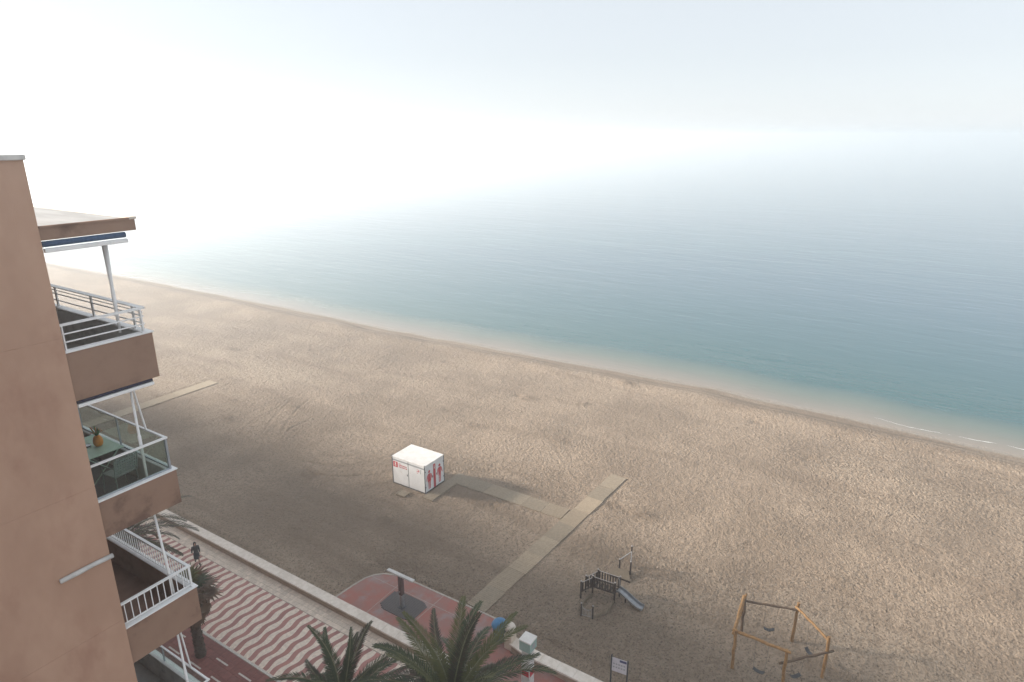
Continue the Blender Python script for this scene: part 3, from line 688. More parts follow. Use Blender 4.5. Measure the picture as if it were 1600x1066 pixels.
# pictogram side (-Y)
for a, b in ((.06, 1.03), (1.37, W_-.06)):
    MB().bbox(a, .012, .09, b, .029, H_-.36, .004).build('door', M_CABIN, cab)
MB().bbox(.06, .012, H_-.33, W_-.06, .029, H_-.07, .004).build('header_panel', M_CABIN, cab)
mb = MB(); flaty(mb, [(1.07, .07), (1.33, .07), (1.33, 2.12), (1.07, 2.12)], .026, .016); st = mb.build('red_stripe', M_RED, cab)
mb = MB(); flaty(mb, [(1.15, 1.70), (1.25, 1.70), (1.25, 1.86), (1.15, 1.86)], .0095, .003); flaty(mb, [(1.16, 1.89), (1.24, 1.89), (1.24, 1.96), (1.16, 1.96)], .0095, .003); mb.build('white_mark', M_ROOFW, st)
def circ(cx, cz, r, n=14): return [(cx+r*math.cos(2*math.pi*i/n), cz+r*math.sin(2*math.pi*i/n)) for i in range(n)]
def pictogram(cx, dress):
    mb = MB(); y = .0108; flaty(mb, circ(cx, 1.72, .125), y)
    if dress: flaty(mb, [(cx-.17, 1.52), (cx-.12, 1.56), (cx+.12, 1.56), (cx+.17, 1.52), (cx+.20, .86), (cx-.20, .86)], y)
    else: flaty(mb, [(cx-.19, 1.52), (cx-.14, 1.56), (cx+.14, 1.56), (cx+.19, 1.52), (cx+.15, .85), (cx-.15, .85)], y)
    for s in (-1, 1):
        flaty(mb, [(cx+s*.20-.001*s, 1.50), (cx+s*.27, 1.46), (cx+s*.36, 1.02), (cx+s*.30, .96), (cx+s*.21, 1.25)][::s], y)
        flaty(mb, [(cx+s*.02, .855), (cx+s*.14, .855), (cx+s*.12, .22), (cx+s*.04, .22)][::s], y-.0002)
    return mb.build('pictogram', M_RED, cab)
pictogram(.55, True); pictogram(1.84, False)
for x in (.10, W_-.10): 
    for z in (.45, 1.8): MB().box(x-.025, .0, z, x+.025, .011, z+.12).build('hinge', M_DARKM, cab)
for x_, z_ in ((.95, 1.05), (1.45, 1.05)): MB().bbox(x_-.03, -.012, z_, x_+.03, .011, z_+.16, .004).build('door_handle', M_DARKM, cab)
MB().bbox(.0, L_/2+.10, 1.0, .0115, L_/2+.16, 1.18, .003).build('lock_handle', M_DARKM, cab)
# wooden step in front of the long side
st = empty('wooden_pallet', (33.5, 31.5, 0), R(2)); tag(st, 'small wooden pallet step lying beside the long side of the cabin', 'pallet')
for k in range(5): MB().box(-.38, -.47+k*.19, .09, .38, -.47+k*.19+.165, .115).build('plank', M_WALK, st)
for x in (-.33, -.04, .25): MB().box(x, -.46, -.06, x+.08, .46, .0895).build('bearer', M_WALK, st)

# ================================================================ beach shower
M_SHR = mat('shower_maroon', (.085,.05,.05), (.11,.065,.062), scale=6, rough=0.5)
M_CHROME = mat('brushed_steel', (.45,.46,.47), (.34,.35,.36), scale=8, rough=0.32, metal=0.8)
sh = empty('beach_shower', (23.7, 22.85, .06)); tag(sh, 'T-shaped beach shower with pale crossbar on the red terrace', 'shower')
MB().bbox(-.13, -.13, .9, .13, .13, 2.2, .02).build('post', M_SHR, sh)
MB().bbox(-.11, -.11, .02, .11, .11, .898, .015).build('post_base', M_CHROME, sh)
MB().box(-.2, -.2, 0, .2, .2, .02).build('base_plate', M_DARKM, sh)
MB().bbox(-.12, -1.0, 2.203, .12, 1.0, 2.30, .015).build('crossbar', M_CAP, sh)
for y in (-.75, -.25, .25, .75): MB().lathe([(.03, 2.20), (.045, 2.16), (.05, 2.13), (.0, 2.128)], (0, y, 0), 10).build('shower_head', M_CHROME, sh)
for s in (-1, 1): MB().lathe([(.03, .0), (.03, .04)], (s*.14, 0, 1.15), 8).build('push_button', M_CHROME, sh)

# ================================================================ bin, ball-topped post and totem at the beach entrance
M_BLUE = mat('blue_plastic', (.055,.19,.36), (.045,.16,.31), scale=4, rough=0.45)
M_NAVYP = mat('navy_plastic', (.022,.04,.075), (.03,.05,.09), scale=4, rough=0.5)
bn = empty('litter_bin', (24.68, 16.5, .02)); tag(bn, 'dark blue litter bin with light blue domed lid on the red terrace', 'bin')
o = MB().lathe([(.27, 0), (.33, .06), (.37, .45), (.39, .85), (.37, .92)], n=20).build('bin_body', M_NAVYP, bn); smooth_angle(o)
o = MB().lathe([(.36, .925), (.46, .95), (.47, 1.02), (.42, 1.14), (.30, 1.26), (.14, 1.33), (.0, 1.34)], n=20).build('lid', M_BLUE, bn); smooth_angle(o)
MB().box(-.14, -.475, .98, .14, -.44, 1.1).build('slot', M_DARKM, bn)
MB().lathe([(.30, .3), (.395, .62), (.40, .66), (.385, .66)], n=20).build('band', M_BLUE, bn)
bp_ = empty('ball_topped_post', (24.55, 15.72, 0)); tag(bp_, 'cream post with a round ball top at the end of the low wall', 'post')
M_CREAMP = mat('cream_paint', (.62,.53,.43), (.55,.46,.37), scale=4, rough=0.6)
MB().bbox(-.27, -.24, -.1, .27, .24, .98, .03).build('shaft', M_CREAMP, bp_)
MB().lathe([(.24, .981), (.2, 1.02), (.2, 1.05)], n=18).build('neck', M_CREAMP, bp_)
o = MB().lathe([(.10, 1.02)] + [(.30*math.cos(t), 1.30+.30*math.sin(t)) for t in [R(a) for a in range(-60, 91, 15)]], n=22).build('ball', mat('ball_cream', (.66,.59,.52), (.60,.53,.46), scale=5, rough=0.5), bp_); smooth_angle(o, 60)
MB().tube([(-.05, .2, 1.22), (-.28, .42, 1.16)], .03, 8).build('handle', M_WHITE, bp_)
tt = empty('information_totem', (22.52, 13.38, .015)); tag(tt, 'tall white totem with mint green glazed top and red sign behind palm frond', 'totem')
M_MINT = mat('mint_panel', (.33,.46,.42), (.28,.40,.37), scale=5, rough=0.25)
MB().bbox(-.24, -.24, 0, .24, .24, 2.58, .02).build('shaft', M_CAP, tt)
MB().box(-.20, -.20, 2.581, .20, .20, 2.66).build('neck', M_SEAM, tt)
MB().bbox(-.32, -.32, 2.661, .32, .32, 3.22, .015).build('lantern', M_MINT, tt)
MB().bbox(-.34, -.34, 3.221, .34, .34, 3.30, .015).build('lantern_roof', M_ROOFW, tt)
mb = MB(); flaty(mb, circ(0, 2.95, .15), -.321); mb.build('round_symbol', M_SEAM, tt)
MB().box(-.262, -.2, 1.12, -.242, .2, 1.42).build('red_sign', M_RED, tt)
MB().box(-.2, -.262, 1.12, .2, -.242, 1.42).build('red_sign', M_RED, tt)

# ================================================================ information sign by the right-hand wall
sg = empty('beach_sign', (25.15, 9.55, -.1), 0); tag(sg, 'white notice board with blue heading on two dark posts in the sand', 'sign')
dv = Vector((.10, -.80, 0)).normalized()
for s in (-.42, .42): MB().box(dv.x*s-.03, dv.y*s-.03, 0, dv.x*s+.03, dv.y*s+.03, 2.05 if s < 0 else 1.98).build('post', M_DARKM, sg)
nv = Vector((-dv.y, dv.x, 0)) * -1.0
def board(u0, u1, z0, z1, off, m, name, t=.012, parent=sg):
    c = [(dv*u0, z0), (dv*u1, z0), (dv*u1, z1), (dv*u0, z1)]
    f = [(p.x+nv.x*off, p.y+nv.y*off, z) for p, z in c]; k = [(p.x+nv.x*(off-t), p.y+nv.y*(off-t), z) for p, z in c]
    return MB().add(f+k, [(0,1,2,3), (7,6,5,4), (0,4,5,1), (1,5,6,2), (2,6,7,3), (3,7,4,0)]).build(name, m, parent)
if nv.dot(Vector((-1, -.3, 0))) < 0: nv = -nv
pn = board(-.385, .385, 1.08, 1.92, .01, mat('sign_white', (.60,.57,.61), (.54,.51,.55), scale=5, rough=0.5), 'panel')
M_SBLUE = mat('sign_blue', (.06,.065,.16), rough=0.5)
board(0.0, .36, 1.74, 1.88, .0125, M_SBLUE, 'blue_heading', .002, pn)
mbz = []
for r_ in range(2):
    for k in range(5): board(-.33+k*.135, -.33+k*.135+.085, 1.52-r_*.2, 1.60-r_*.2, .0125, M_SEAM, 'symbol', .002, pn)

# ================================================================ climbing frame with slide
M_DWOOD = mat('dark_playground_wood', (.038,.026,.022), (.055,.038,.032), scale=10, rough=0.7)
M_TAN = mat('tan_board', (.20,.155,.11), (.165,.13,.09), scale=5, rough=0.85)
M_PALE = mat('pale_cap', (.36,.34,.325), (.30,.28,.265), scale=9, rough=0.5)
pg = empty('playground_slide', (30.9, 13.0, 0)); tag(pg, 'dark wooden climbing frame with slatted bridge and steel slide', 'slide')
def Q(mb, name, m, sm=False): mb.v = [(x-30.9, y-13.0, z) for x, y, z in mb.v]; return mb.build(name, m, pg, sm)
A, B, Cc, D, E_, F_ = (30.82,13.74), (30.92,12.33), (31.52,13.72), (31.62,12.30), (30.22,14.24), (30.86,14.22)
def post(p, h, r=.055, cap=True):
    Q(MB().tube([(p[0], p[1], -.15), (p[0], p[1], h)], r, 8), 'post', M_DWOOD)
    if cap: Q(MB().lathe([(r*1.1, h), (r*1.15, h+.03), (r*.6, h+.065), (0, h+.07)], (p[0], p[1], 0), 8), 'post_cap', M_PALE)
for p in (A, B, Cc, D): post(p, 1.42)
for p in (E_, F_): post(p, 1.2)
def balustrade(p, q, z0a, z0b, h, n, w=.085):
    p = Vector((*p, 0)); q = Vector((*q, 0))
    Q(MB().tube([p+Vector((0,0,z0a+h+.02)), q+Vector((0,0,z0b+h+.02))], .022, 6), 'handrail', M_PALE)
    Q(MB().beam(p+Vector((0,0,z0a+.05)), q+Vector((0,0,z0b+.05)), .04, .07), 'lower_rail', M_DWOOD)
    d = (q-p).normalized()
    for i in range(n):
        t = (i+.6)/(n+.2); c = p.lerp(q, t); z0 = z0a+(z0b-z0a)*t
        Q(MB().beam(c+Vector((0,0,z0-.02)), c+Vector((0,0,z0+h)), w, .022, up=d.cross(Vector((0,0,1)))), 'paling', M_DWOOD)
balustrade(A, B, .62, .62, .72, 8); balustrade(Cc, D, .62, .62, .72, 8); balustrade(E_, A, .42, .62, .66, 4, .1); balustrade(F_, Cc, .42, .62, .66, 4, .1)
for i in range(9):
    t0, t1 = i/9, (i+.9)/9; a0 = Vector((*A, 0)).lerp(Vector((*B, 0)), t0); a1 = Vector((*A, 0)).lerp(Vector((*B, 0)), t1); c0 = Vector((*Cc, 0)).lerp(Vector((*D, 0)), t0); c1 = Vector((*Cc, 0)).lerp(Vector((*D, 0)), t1)
    poly = [(a0.x+.06, a0.y), (a1.x+.06, a1.y), (c1.x-.06, c1.y), (c0.x-.06, c0.y)]
    Q(MB().prism(poly[::-1], .54, .60), 'deck_board', M_TAN if i % 2 else M_DWOOD)
for i in range(4):                                   # ramp of treads up to the bridge
    t = i/4; e = Vector((*E_, 0)).lerp(Vector((*A, 0)), t+.05); f = Vector((*F_, 0)).lerp(Vector((*Cc, 0)), t+.05); e2 = Vector((*E_, 0)).lerp(Vector((*A, 0)), t+.22); f2 = Vector((*F_, 0)).lerp(Vector((*Cc, 0)), t+.22)
    z = .36+.19*t; Q(MB().prism([(e.x,e.y),(e2.x,e2.y),(f2.x,f2.y),(f.x,f.y)][::-1], z, z+.045), 'tread', M_TAN)
# slide chute: curved steel trough from the bridge end down to the sand
M_CHUTE = mat('slide_steel', (.36,.37,.39), (.28,.29,.31), scale=5, rough=0.28, metal=0.85)
P0 = Vector((31.30, 12.30, 0)); P1 = Vector((31.16, 10.62, 0))
prof = [(0.0,.66),(.12,.64),(.25,.56),(.45,.40),(.65,.24),(.82,.13),(.93,.10),(1.0,.11)]
d = (P1-P0).normalized(); sd = Vector((-d.y, d.x, 0)); ch = MB(); vs = []; fs = []
for t, z in prof:
    c = P0.lerp(P1, t)
    for u, dz in ((-.27,.17),(-.24,.17),(-.22,.02),(0,-.01),(.22,.02),(.24,.17),(.27,.17)): vs.append(c+sd*u+Vector((0,0,z+dz)))
for i in range(len(prof)-1):
    for j in range(6): fs.append((i*7+j, i*7+j+1, (i+1)*7+j+1, (i+1)*7+j))
o = Q(ch.add(vs, fs), 'slide_chute', M_CHUTE); md = o.modifiers.new('solid', 'SOLIDIFY'); md.thickness = .018
for s in (-.25, .25): Q(MB().tube([P0.lerp(P1, t)+sd*s+Vector((0,0,z+.18)) for t, z in prof], .018, 6), 'slide_lip', M_PALE)
Q(MB().tube([P0+sd*-.25+Vector((0,0,.85)), P0+sd*-.25+Vector((0,.02,1.2)), P0+sd*-.2+Vector((0,.1,1.36))], .018, 6), 'grab_bar', M_PALE)
Q(MB().tube([P0+sd*.25+Vector((0,0,.85)), P0+sd*.25+Vector((0,.02,1.2)), P0+sd*.2+Vector((0,.1,1.36))], .018, 6), 'grab_bar', M_PALE)
Q(MB().beam((31.25, 11.75, -.1), (31.25, 11.75, .44), .07, .07, up=(1,0,0)), 'chute_leg', M_DWOOD)
# sand pit in front of the bridge, with a little gate of steel bars
pit = [(30.8,13.72),(29.85,13.86),(29.1,13.7),(28.8,13.5),(28.93,12.82),(29.5,12.5),(29.66,12.34),(30.86,12.33)]
for a, b in zip(pit, pit[1:]): 
    if a == (28.8,13.5): continue
    Q(MB().beam((*a, .07), (*b, .07), .06, .26), 'edge_board', M_TAN)
for p in ((28.8,13.5),(28.93,12.82)): post(p, .92, .05)
gp = [Vector((28.8,13.5,0)).lerp(Vector((28.93,12.82,0)), t/8) for t in range(9)]
Q(MB().tube([p+Vector((0,0,.82-.28*math.sin(math.pi*i/8)**.6)) for i, p in enumerate(gp)], .018, 6), 'curved_rail', M_PALE)
Q(MB().tube([gp[0]+Vector((0,0,.12)), gp[-1]+Vector((0,0,.12))], .018, 6), 'bottom_rail', M_PALE)
for i in range(1, 8): Q(MB().tube([gp[i]+Vector((0,0,.12)), gp[i]+Vector((0,0,.82-.28*math.sin(math.pi*i/8)**.6))], .014, 5), 'bar', M_PALE)
# separate balancing frame behind the slide
fr = empty('climbing_posts', (33.9, 12.9, 0)); tag(fr, 'small frame of dark posts with tilted tan board beyond the slide', 'climbing frame')
def Q2(mb, name, m): mb.v = [(x-33.9, y-12.9, z) for x, y, z in mb.v]; return mb.build(name, m, fr)
G1, G2, G3 = (33.88,13.29), (33.92,12.55), (34.75,12.85)
for p, h in ((G1,.88),(G2,.95),(G3,1.5)):
    Q2(MB().tube([(*p,-.15),(*p,h)], .055, 8), 'post', M_DWOOD); Q2(MB().lathe([(.06,h),(.062,h+.03),(.03,h+.065),(0,h+.07)], (*p,0), 8), 'post_cap', M_PALE)
for a, b, za, zb, m in ((G1,G3,.85,1.1,M_PALE),(G2,G3,.9,1.15,M_PALE),(G1,G2,.18,.18,M_DWOOD),(G2,G3,.25,.25,M_DWOOD)): Q2(MB().beam((*a,za),(*b,zb),.05,.06), 'crossbar', m)
Q2(MB().add([(33.1,13.65,.12),(33.68,13.5,.3),(33.86,12.66,.32),(33.15,12.2,.12),(33.1,13.65,.07),(33.68,13.5,.25),(33.86,12.66,.27),(33.15,12.2,.07)], [(3,2,1,0),(4,5,6,7),(0,1,5,4),(1,2,6,5),(2,3,7,6),(3,0,4,7)]), 'tilted_board', M_TAN)
Q2(MB().beam((33.12,13.63,.0),(33.16,12.22,.0),.07,.22), 'board_support', M_DWOOD)

# ================================================================ log swing frame
M_LOG = mat('orange_log', (.31,.175,.07), (.22,.12,.05), scale=6, stretch=(1,1,1), rough=0.65, bump=0.3, bscale=25, dist=0.02)  # brighter orange of the two log tones
M_LOGO = mat('brown_log', (.15,.098,.062), (.105,.07,.048), scale=7, rough=0.8, bump=0.4, bscale=25, dist=0.02)  # darker brown tone for some of the logs
M_RUB = mat('black_rubber', (.04,.04,.043), (.05,.05,.054), scale=8, rough=0.6)
sw = empty('log_swing_set', (31.4, 3.1, 0)); tag(sw, 'five sided swing frame of rough orange and brown logs', 'swing')
def logm(a, b, r0, r1, name, m, seed):
    a = Vector(a); b = Vector(b); rr = random.Random(seed); n = 9; pts = []; rad = []
    for i in range(n):
        t = i/(n-1); k = math.sin(math.pi*t)
        pts.append(a.lerp(b, t)+Vector((rr.uniform(-.03,.03)*k, rr.uniform(-.03,.03)*k, rr.uniform(-.025,.025)*k))); rad.append((r0+(r1-r0)*t)*rr.uniform(.92,1.1))
    mb = MB().tube(pts, rad, 9); mb.v = [(x-31.4, y-3.1, z) for x, y, z in mb.v]; o = mb.build(name, m, sw); smooth_angle(o, 50); return o
S1, S2, S3, S4, S5 = (29.66,5.02), (29.6,2.5), (31.55,.85), (33.5,2.62), (32.42,5.22)
for i, (p, h) in enumerate(((S1,2.42),(S2,2.45),(S3,2.55),(S4,2.5),(S5,2.4))):
    logm((p[0]+rnd.uniform(-.05,.05), p[1]+rnd.uniform(-.05,.05), -.3), (*p, h), .085, .075, 'post', M_LOG if i != 4 else M_LOGO, i+3)
logm((32.42,5.33,2.2), (33.5,2.45,2.05), .07, .06, 'crossbeam', M_LOGO, 21)
logm((33.42,2.72,2.25), (31.5,.8,2.33), .07, .065, 'crossbeam', M_LOG, 22)
logm((29.5,5.1,2.25), (32.55,5.3,2.42), .085, .095, 'crossbeam', M_LOG, 23)
logm((29.72,5.2,2.3), (29.5,2.3,2.42), .08, .075, 'crossbeam', M_LOG, 24)
logm((29.55,2.75,1.5), (31.8,.55,1.62), .07, .065, 'crossbeam', M_LOGO, 25)
logm((32.3,5.35,1.0), (32.55,5.2,2.6), .05, .045, 'brace', M_LOG, 26)
M_CHAIN = mat('chain_steel', (.10,.10,.105), rough=0.5, metal=0.6)
def swing_seat(a, b, ta, tb, zb, label):
    a = Vector(a); b = Vector(b); p = a.lerp(b, ta); q = a.lerp(b, tb); c = (p+q)/2
    s = empty('hanging_swing', (c.x, c.y, zb)); tag(s, label, 'swing seat', 'swing seats hung from the log frame')
    d = (q-p); d.z = 0; d.normalize(); n = Vector((-d.y, d.x, 0))
    vs = []; fs = []
    for i in range(7):                                # sagging belt seat
        u = (i/6-.5)*.56; z = .10*(2*abs(u)/.56)**2
        for w, dz in ((-.11,.015),(-.1,-.015),(.1,-.015),(.11,.015)): vs.append(d*u + n*w + Vector((0,0,z+dz)))
    for i in range(6):
        for j in range(4): fs.append((i*4+j, i*4+(j+1)%4, (i+1)*4+(j+1)%4, (i+1)*4+j))
    fs += [(0,1,2,3), (27,26,25,24)]
    MB().add(vs, fs).build('belt', M_RUB, s)
    for u, t in ((-.28, p), (.28, q)):
        e = t-Vector((c.x, c.y, zb)); MB().tube([d*u+Vector((0,0,.1)), e], .007, 5).build('chain', M_CHAIN, s)
swing_seat((32.42,5.33,2.2), (33.5,2.45,2.05), .40, .62, .48, 'black swing seat hanging under the far dark log beam')
swing_seat((33.42,2.72,2.25), (31.5,.8,2.33), .42, .68, .48, 'black swing seat hanging under the bright log beam on the right')
swing_seat((29.72,5.2,2.3), (29.5,2.3,2.42), .42, .64, .45, 'black swing seat hanging under the orange log beam in front')
swing_seat((29.55,2.75,1.5), (31.8,.55,1.62), .22, .46, .42, 'black swing seat hanging under the low dark log beam nearest the camera')

# ================================================================ things on the glazed balcony
M_SAGE = mat('sage_metal', (.44,.60,.47), (.40,.54,.42), scale=6, rough=0.5)
ZF = 19.715
tb = empty('balcony_table', (5.98, 14.85, ZF)); tag(tb, 'square sage green metal table on the glazed balcony', 'table')
MB().bbox(-.40, -.60, .685, .40, .60, .71, .008).build('tabletop', M_SAGE, tb)
for sy in (-.5, .5):
    for a, b in ((-.34, .34), (.34, -.34)): MB().tube([(a, sy, .005), (b, sy, .68)], .013, 6).build('leg', M_SAGE, tb)
    
pv = empty('pineapple_ornament', (6.08, 14.72, ZF+.71)); tag(pv, 'orange pineapple shaped vase with green leaves on the balcony table', 'ornament'); pv.scale = (.85,.85,.85)
mb = MB(); prof = [(.05,0),(.095,.03),(.115,.10),(.115,.17),(.095,.25),(.06,.30),(.03,.31)]
o = mb.lathe(prof, n=16).build('vase_body', mat('orange_glaze', (.62,.24,.012), (.50,.17,.01), scale=40, rough=0.35), pv); smooth_angle(o, 60)
lm = MB()
for i in range(16):
    a = i*2.4; l = .10+.07*(i % 3); tl = .03+.025*(i % 4); c = Vector((math.cos(a)*.025, math.sin(a)*.025, .30)); t = Vector((math.cos(a)*tl*2, math.sin(a)*tl*2, .30+l)); n = Vector((-math.sin(a), math.cos(a), 0))*.018
    m_ = c.lerp(t, .5)+Vector((0,0,.015)); lm.add([c-n, c+n, m_+n*1.1, m_-n*1.1, t], [(0,1,2,3),(3,2,4)])
lm.build('leaves', mat('ornament_green', (.04,.16,.03), (.03,.11,.025), scale=20), pv)
fm = MB()
for i in range(7):
    a = i*.9+.3; b_ = Vector((math.cos(a)*.02, math.sin(a)*.02, .32)); e = Vector((math.cos(a)*.14, math.sin(a)*.14, .42+.05*(i % 3)))
    fm.tube([b_, b_.lerp(e, .5)+Vector((0,0,.02)), e], [.006,.006,.012], 5)
fm.build('flower_stems', mat('ornament_orange', (.42,.14,.02), rough=0.6), pv)
at_ = empty('ashtray', (5.92, 14.9, ZF+.71)); tag(at_, 'small dark round ashtray beside the orange vase on the table', 'ashtray')
MB().lathe([(.06,0),(.075,.004),(.08,.035),(.072,.035),(.066,.012),(0,.01)], n=16).build('dish', M_DARKM, at_)
MB().lathe([(.081,.030),(.084,.036),(.074,.04),(.073,.034)], n=16).build('rim', M_CHROME, at_)
def chair(loc, rz, m, label):
    c = empty('balcony_chair', loc, rz); tag(c, label, 'chair', 'chairs on the glazed balcony')
    MB().bbox(-.24, -.22, .43, .24, .22, .452, .008).build('seat', m, c)
    bk = MB()
    for i in range(9): bk.beam((-.22+i*.055, -.23, .50), (-.22+i*.055, -.30, .84), .03, .010, up=(0,1,0))
    for i in range(5): z = .52+i*.07; bk.beam((-.24, -.235-(z-.5)*.2, z), (.24, -.235-(z-.5)*.2, z), .012, .03)
    bk.build('woven_back', m, c)
    MB().tube([(-.25,-.22,.44),(-.26,-.3,.84),(-.22,-.315,.87),(.22,-.315,.87),(.26,-.3,.84),(.25,-.22,.44)], .014, 6).build('back_frame', m, c)
    for x in (-.23, .23):
        for y in (-.2, .2): MB().tube([(x*1.08, y*1.15, .003), (x, y, .43)], .013, 6).build('leg', m, c)
        MB().tube([(x*1.1, -.27, .66), (x*1.15, .1, .66), (x*1.1, .17, .62), (x, .18, .44)], .013, 6).build('armrest', m, c)
chair((5.95, 13.72, ZF), R(8), mat('dark_sage_metal', (.26,.31,.28), (.21,.25,.23), scale=8, rough=0.5), 'grey green woven metal chair at the near side of the balcony table')
chair((5.05, 14.3, ZF), R(-80), M_SAGE, 'sage green metal chair half hidden by the flank wall')
chair((5.7, 16.1, ZF), R(172), M_DARKM, 'black metal chair at the far side of the balcony table')

# ================================================================ palms
M_TRUNK = mat('palm_trunk', (.10,.075,.055), (.055,.042,.032), scale=9, stretch=(1,1,2.5), rough=0.95, bump=0.6, bscale=18, dist=0.06)
def leaf_mat(name, c, c2, back=0.35):
    m = mat(name, c, c2, scale=2.2, rough=0.5, spec=0.35)
    nt = m.node_tree; b = nt.nodes['Principled BSDF']; o = nt.nodes['Material Output']
    tr = nt.nodes.new('ShaderNodeBsdfTranslucent'); nt.links.new(b.inputs['Base Color'].links[0].from_socket, tr.inputs['Color'])
    mx = nt.nodes.new('ShaderNodeMixShader'); mx.inputs[0].default_value = back
    nt.links.new(b.outputs[0], mx.inputs[1]); nt.links.new(tr.outputs[0], mx.inputs[2]); nt.links.new(mx.outputs[0], o.inputs['Surface'])
    return m
M_LEAF = leaf_mat('palm_leaf', (.07,.092,.04), (.04,.058,.027))
M_LEAF2 = leaf_mat('young_palm_leaf', (.13,.13,.04), (.08,.095,.034))
M_DEAD = leaf_mat('dry_palm_leaf', (.16,.095,.05), (.10,.06,.035))
M_LEAFB = leaf_mat('dusky_palm_leaf', (.075,.062,.036), (.05,.046,.03))
M_RACH = mat('leaf_stalk', (.16,.16,.075), (.12,.12,.055), scale=6, rough=0.5)

def feather_frond(L, lift, droop, twist, rr, nl=46, leaf=0.42):
    """one pinnate leaf along +X: returns (stalk MB, leaflet MB)"""
    n = 14; pts = []; x = z = 0.0; ang = lift
    for i in range(n+1):
        pts.append(Vector((x, 0, z))); st = L/n; x += math.cos(ang)*st; z += math.sin(ang)*st; ang -= droop/n*(0.35+1.3*i/n)
    side = [twist*(i/n)**2*(1 + .4*math.sin(3*i/n+twist*5)) for i in range(n+1)]; pts = [p+Vector((0, s, 0)) for p, s in zip(pts, side)]
    stalk = MB().tube(pts, [.035*(1-.85*i/n)+.004 for i in range(n+1)], 5)
    lf = MB()
    for k in range(nl):
        t = .12+.88*(k+.5)/nl; f = t*n; i = min(int(f), n-1); p = pts[i].lerp(pts[i+1], f-i); d = (pts[i+1]-pts[i]).normalized()
        u = Vector((-d.z, 0, d.x)); sd = Vector((0, 1, 0))
        ll = leaf*(math.sin(math.pi*min(1, t*.92+.08))**.55*.9+.18)*rr.uniform(.85, 1.1)
        for s in (-1, 1):
            dr = (d*(.55+.75*t) + sd*s*(1.0-.35*t) + u*(.30+rr.uniform(-.12,.2)) + Vector((0,0,-.18+rr.uniform(-.1,.05)))).normalized()
            w = dr.cross(u).normalized()*.020*(1.25-.5*t)
            mid = p+dr*ll*.55; tip = p+dr*ll+Vector((0,0,-.10*ll))
            lf.add([p-w*.6, p+w*.6, mid+w, mid-w, tip], [(0,1,2,3),(3,2,4)])
    return stalk, lf
def palm_trunk(h, r0, r1, lean, rr, root):
    pts = []; rad = []; n = int(h/.16)
    for i in range(n+1):
        t = i/n; pts.append(Vector((lean[0]*t*t, lean[1]*t*t, h*t-.1))); rad.append((r0+(r1-r0)*t)*(1+.10*(i % 2)*rr.uniform(.6, 1.2)))
    o = MB().tube(pts, rad, 12).build('trunk', M_TRUNK, root); smooth_angle(o, 30)
    sc = MB()                                          # stubs of cut leaf bases around the trunk
    for i in range(int(h*26)):
        t = (i+.5)/(h*26); a = i*2.39996; p = Vector((lean[0]*t*t, lean[1]*t*t, h*t-.08)); r = r0+(r1-r0)*t
        e = Vector((math.cos(a), math.sin(a), 0)); q = Vector((-e.y, e.x, 0))*.06; b_ = p+e*r*.9
        tp = p+e*(r+.055+.05*max(0, t-.75)*4)+Vector((0,0,.10)); sc.add([b_-q, b_+q, tp+q*.6, tp-q*.6, b_-q+Vector((0,0,.11)), b_+q+Vector((0,0,.11))], [(0,1,2,3),(3,2,5,4),(0,3,4),(1,5,2)])
    sc.build('leaf_base_scales', M_TRUNK, root)['kind'] = 'stuff'
    return Vector((lean[0], lean[1], h-.1))
def feather_palm(loc, h, label, nf, L, seed, lean=(0,0), leafm=M_LEAF, r=(.24,.2), hero=False, nl=46):
    rr = random.Random(seed); root = empty('palm_tree', loc); tag(root, label, 'palm tree', 'palm trees along the promenade')
    top = palm_trunk(h, r[0], r[1], lean, rr, root)
    for k in range(nf):
        t = k/(nf-1); az = k*2.39996+rr.uniform(-.15,.15)
        lift = R(74-92*t**.85)+rr.uniform(-.1,.1); droop = R(38+45*t)+rr.uniform(-.25,.45); ln = L*(.72+.33*math.sin(math.pi*min(1,t+.2)))*rr.uniform(.92,1.08)
        st, lf = feather_frond(ln, lift, droop, rr.uniform(-1.1,1.1), rr, nl, .12*L*rr.uniform(.85,1.1))
        dead = t > .82 and rr.random() < .45
        m = M_DEAD if dead else (M_LEAF2 if (t < .3 and hero and rr.random() < .6) else (M_LEAFB if rr.random() < .35 else leafm))
        f = lf.build('frond', m, root); f.location = top+Vector((0,0,-.10*t)); f.rotation_euler = (0, 0, az)
        st.build('stalk', M_RACH, f)
    return root
feather_palm((15.3, 12.5, 0), 6.1, 'large feathery palm in front of the terrace, its green crown nearest the frame bottom', 56, 4.2, 5, hero=True, nl=72)
feather_palm((13.85, 17.1, 0), 4.8, 'smaller dark palm over the wave paving, left of the large feathery palm', 44, 3.2, 9, nl=66)
feather_palm((14.6, 34.6, 0), 6.0, 'dusky palm mostly hidden behind the lower balconies', 34, 3.9, 14, leafm=M_LEAFB, nl=60)

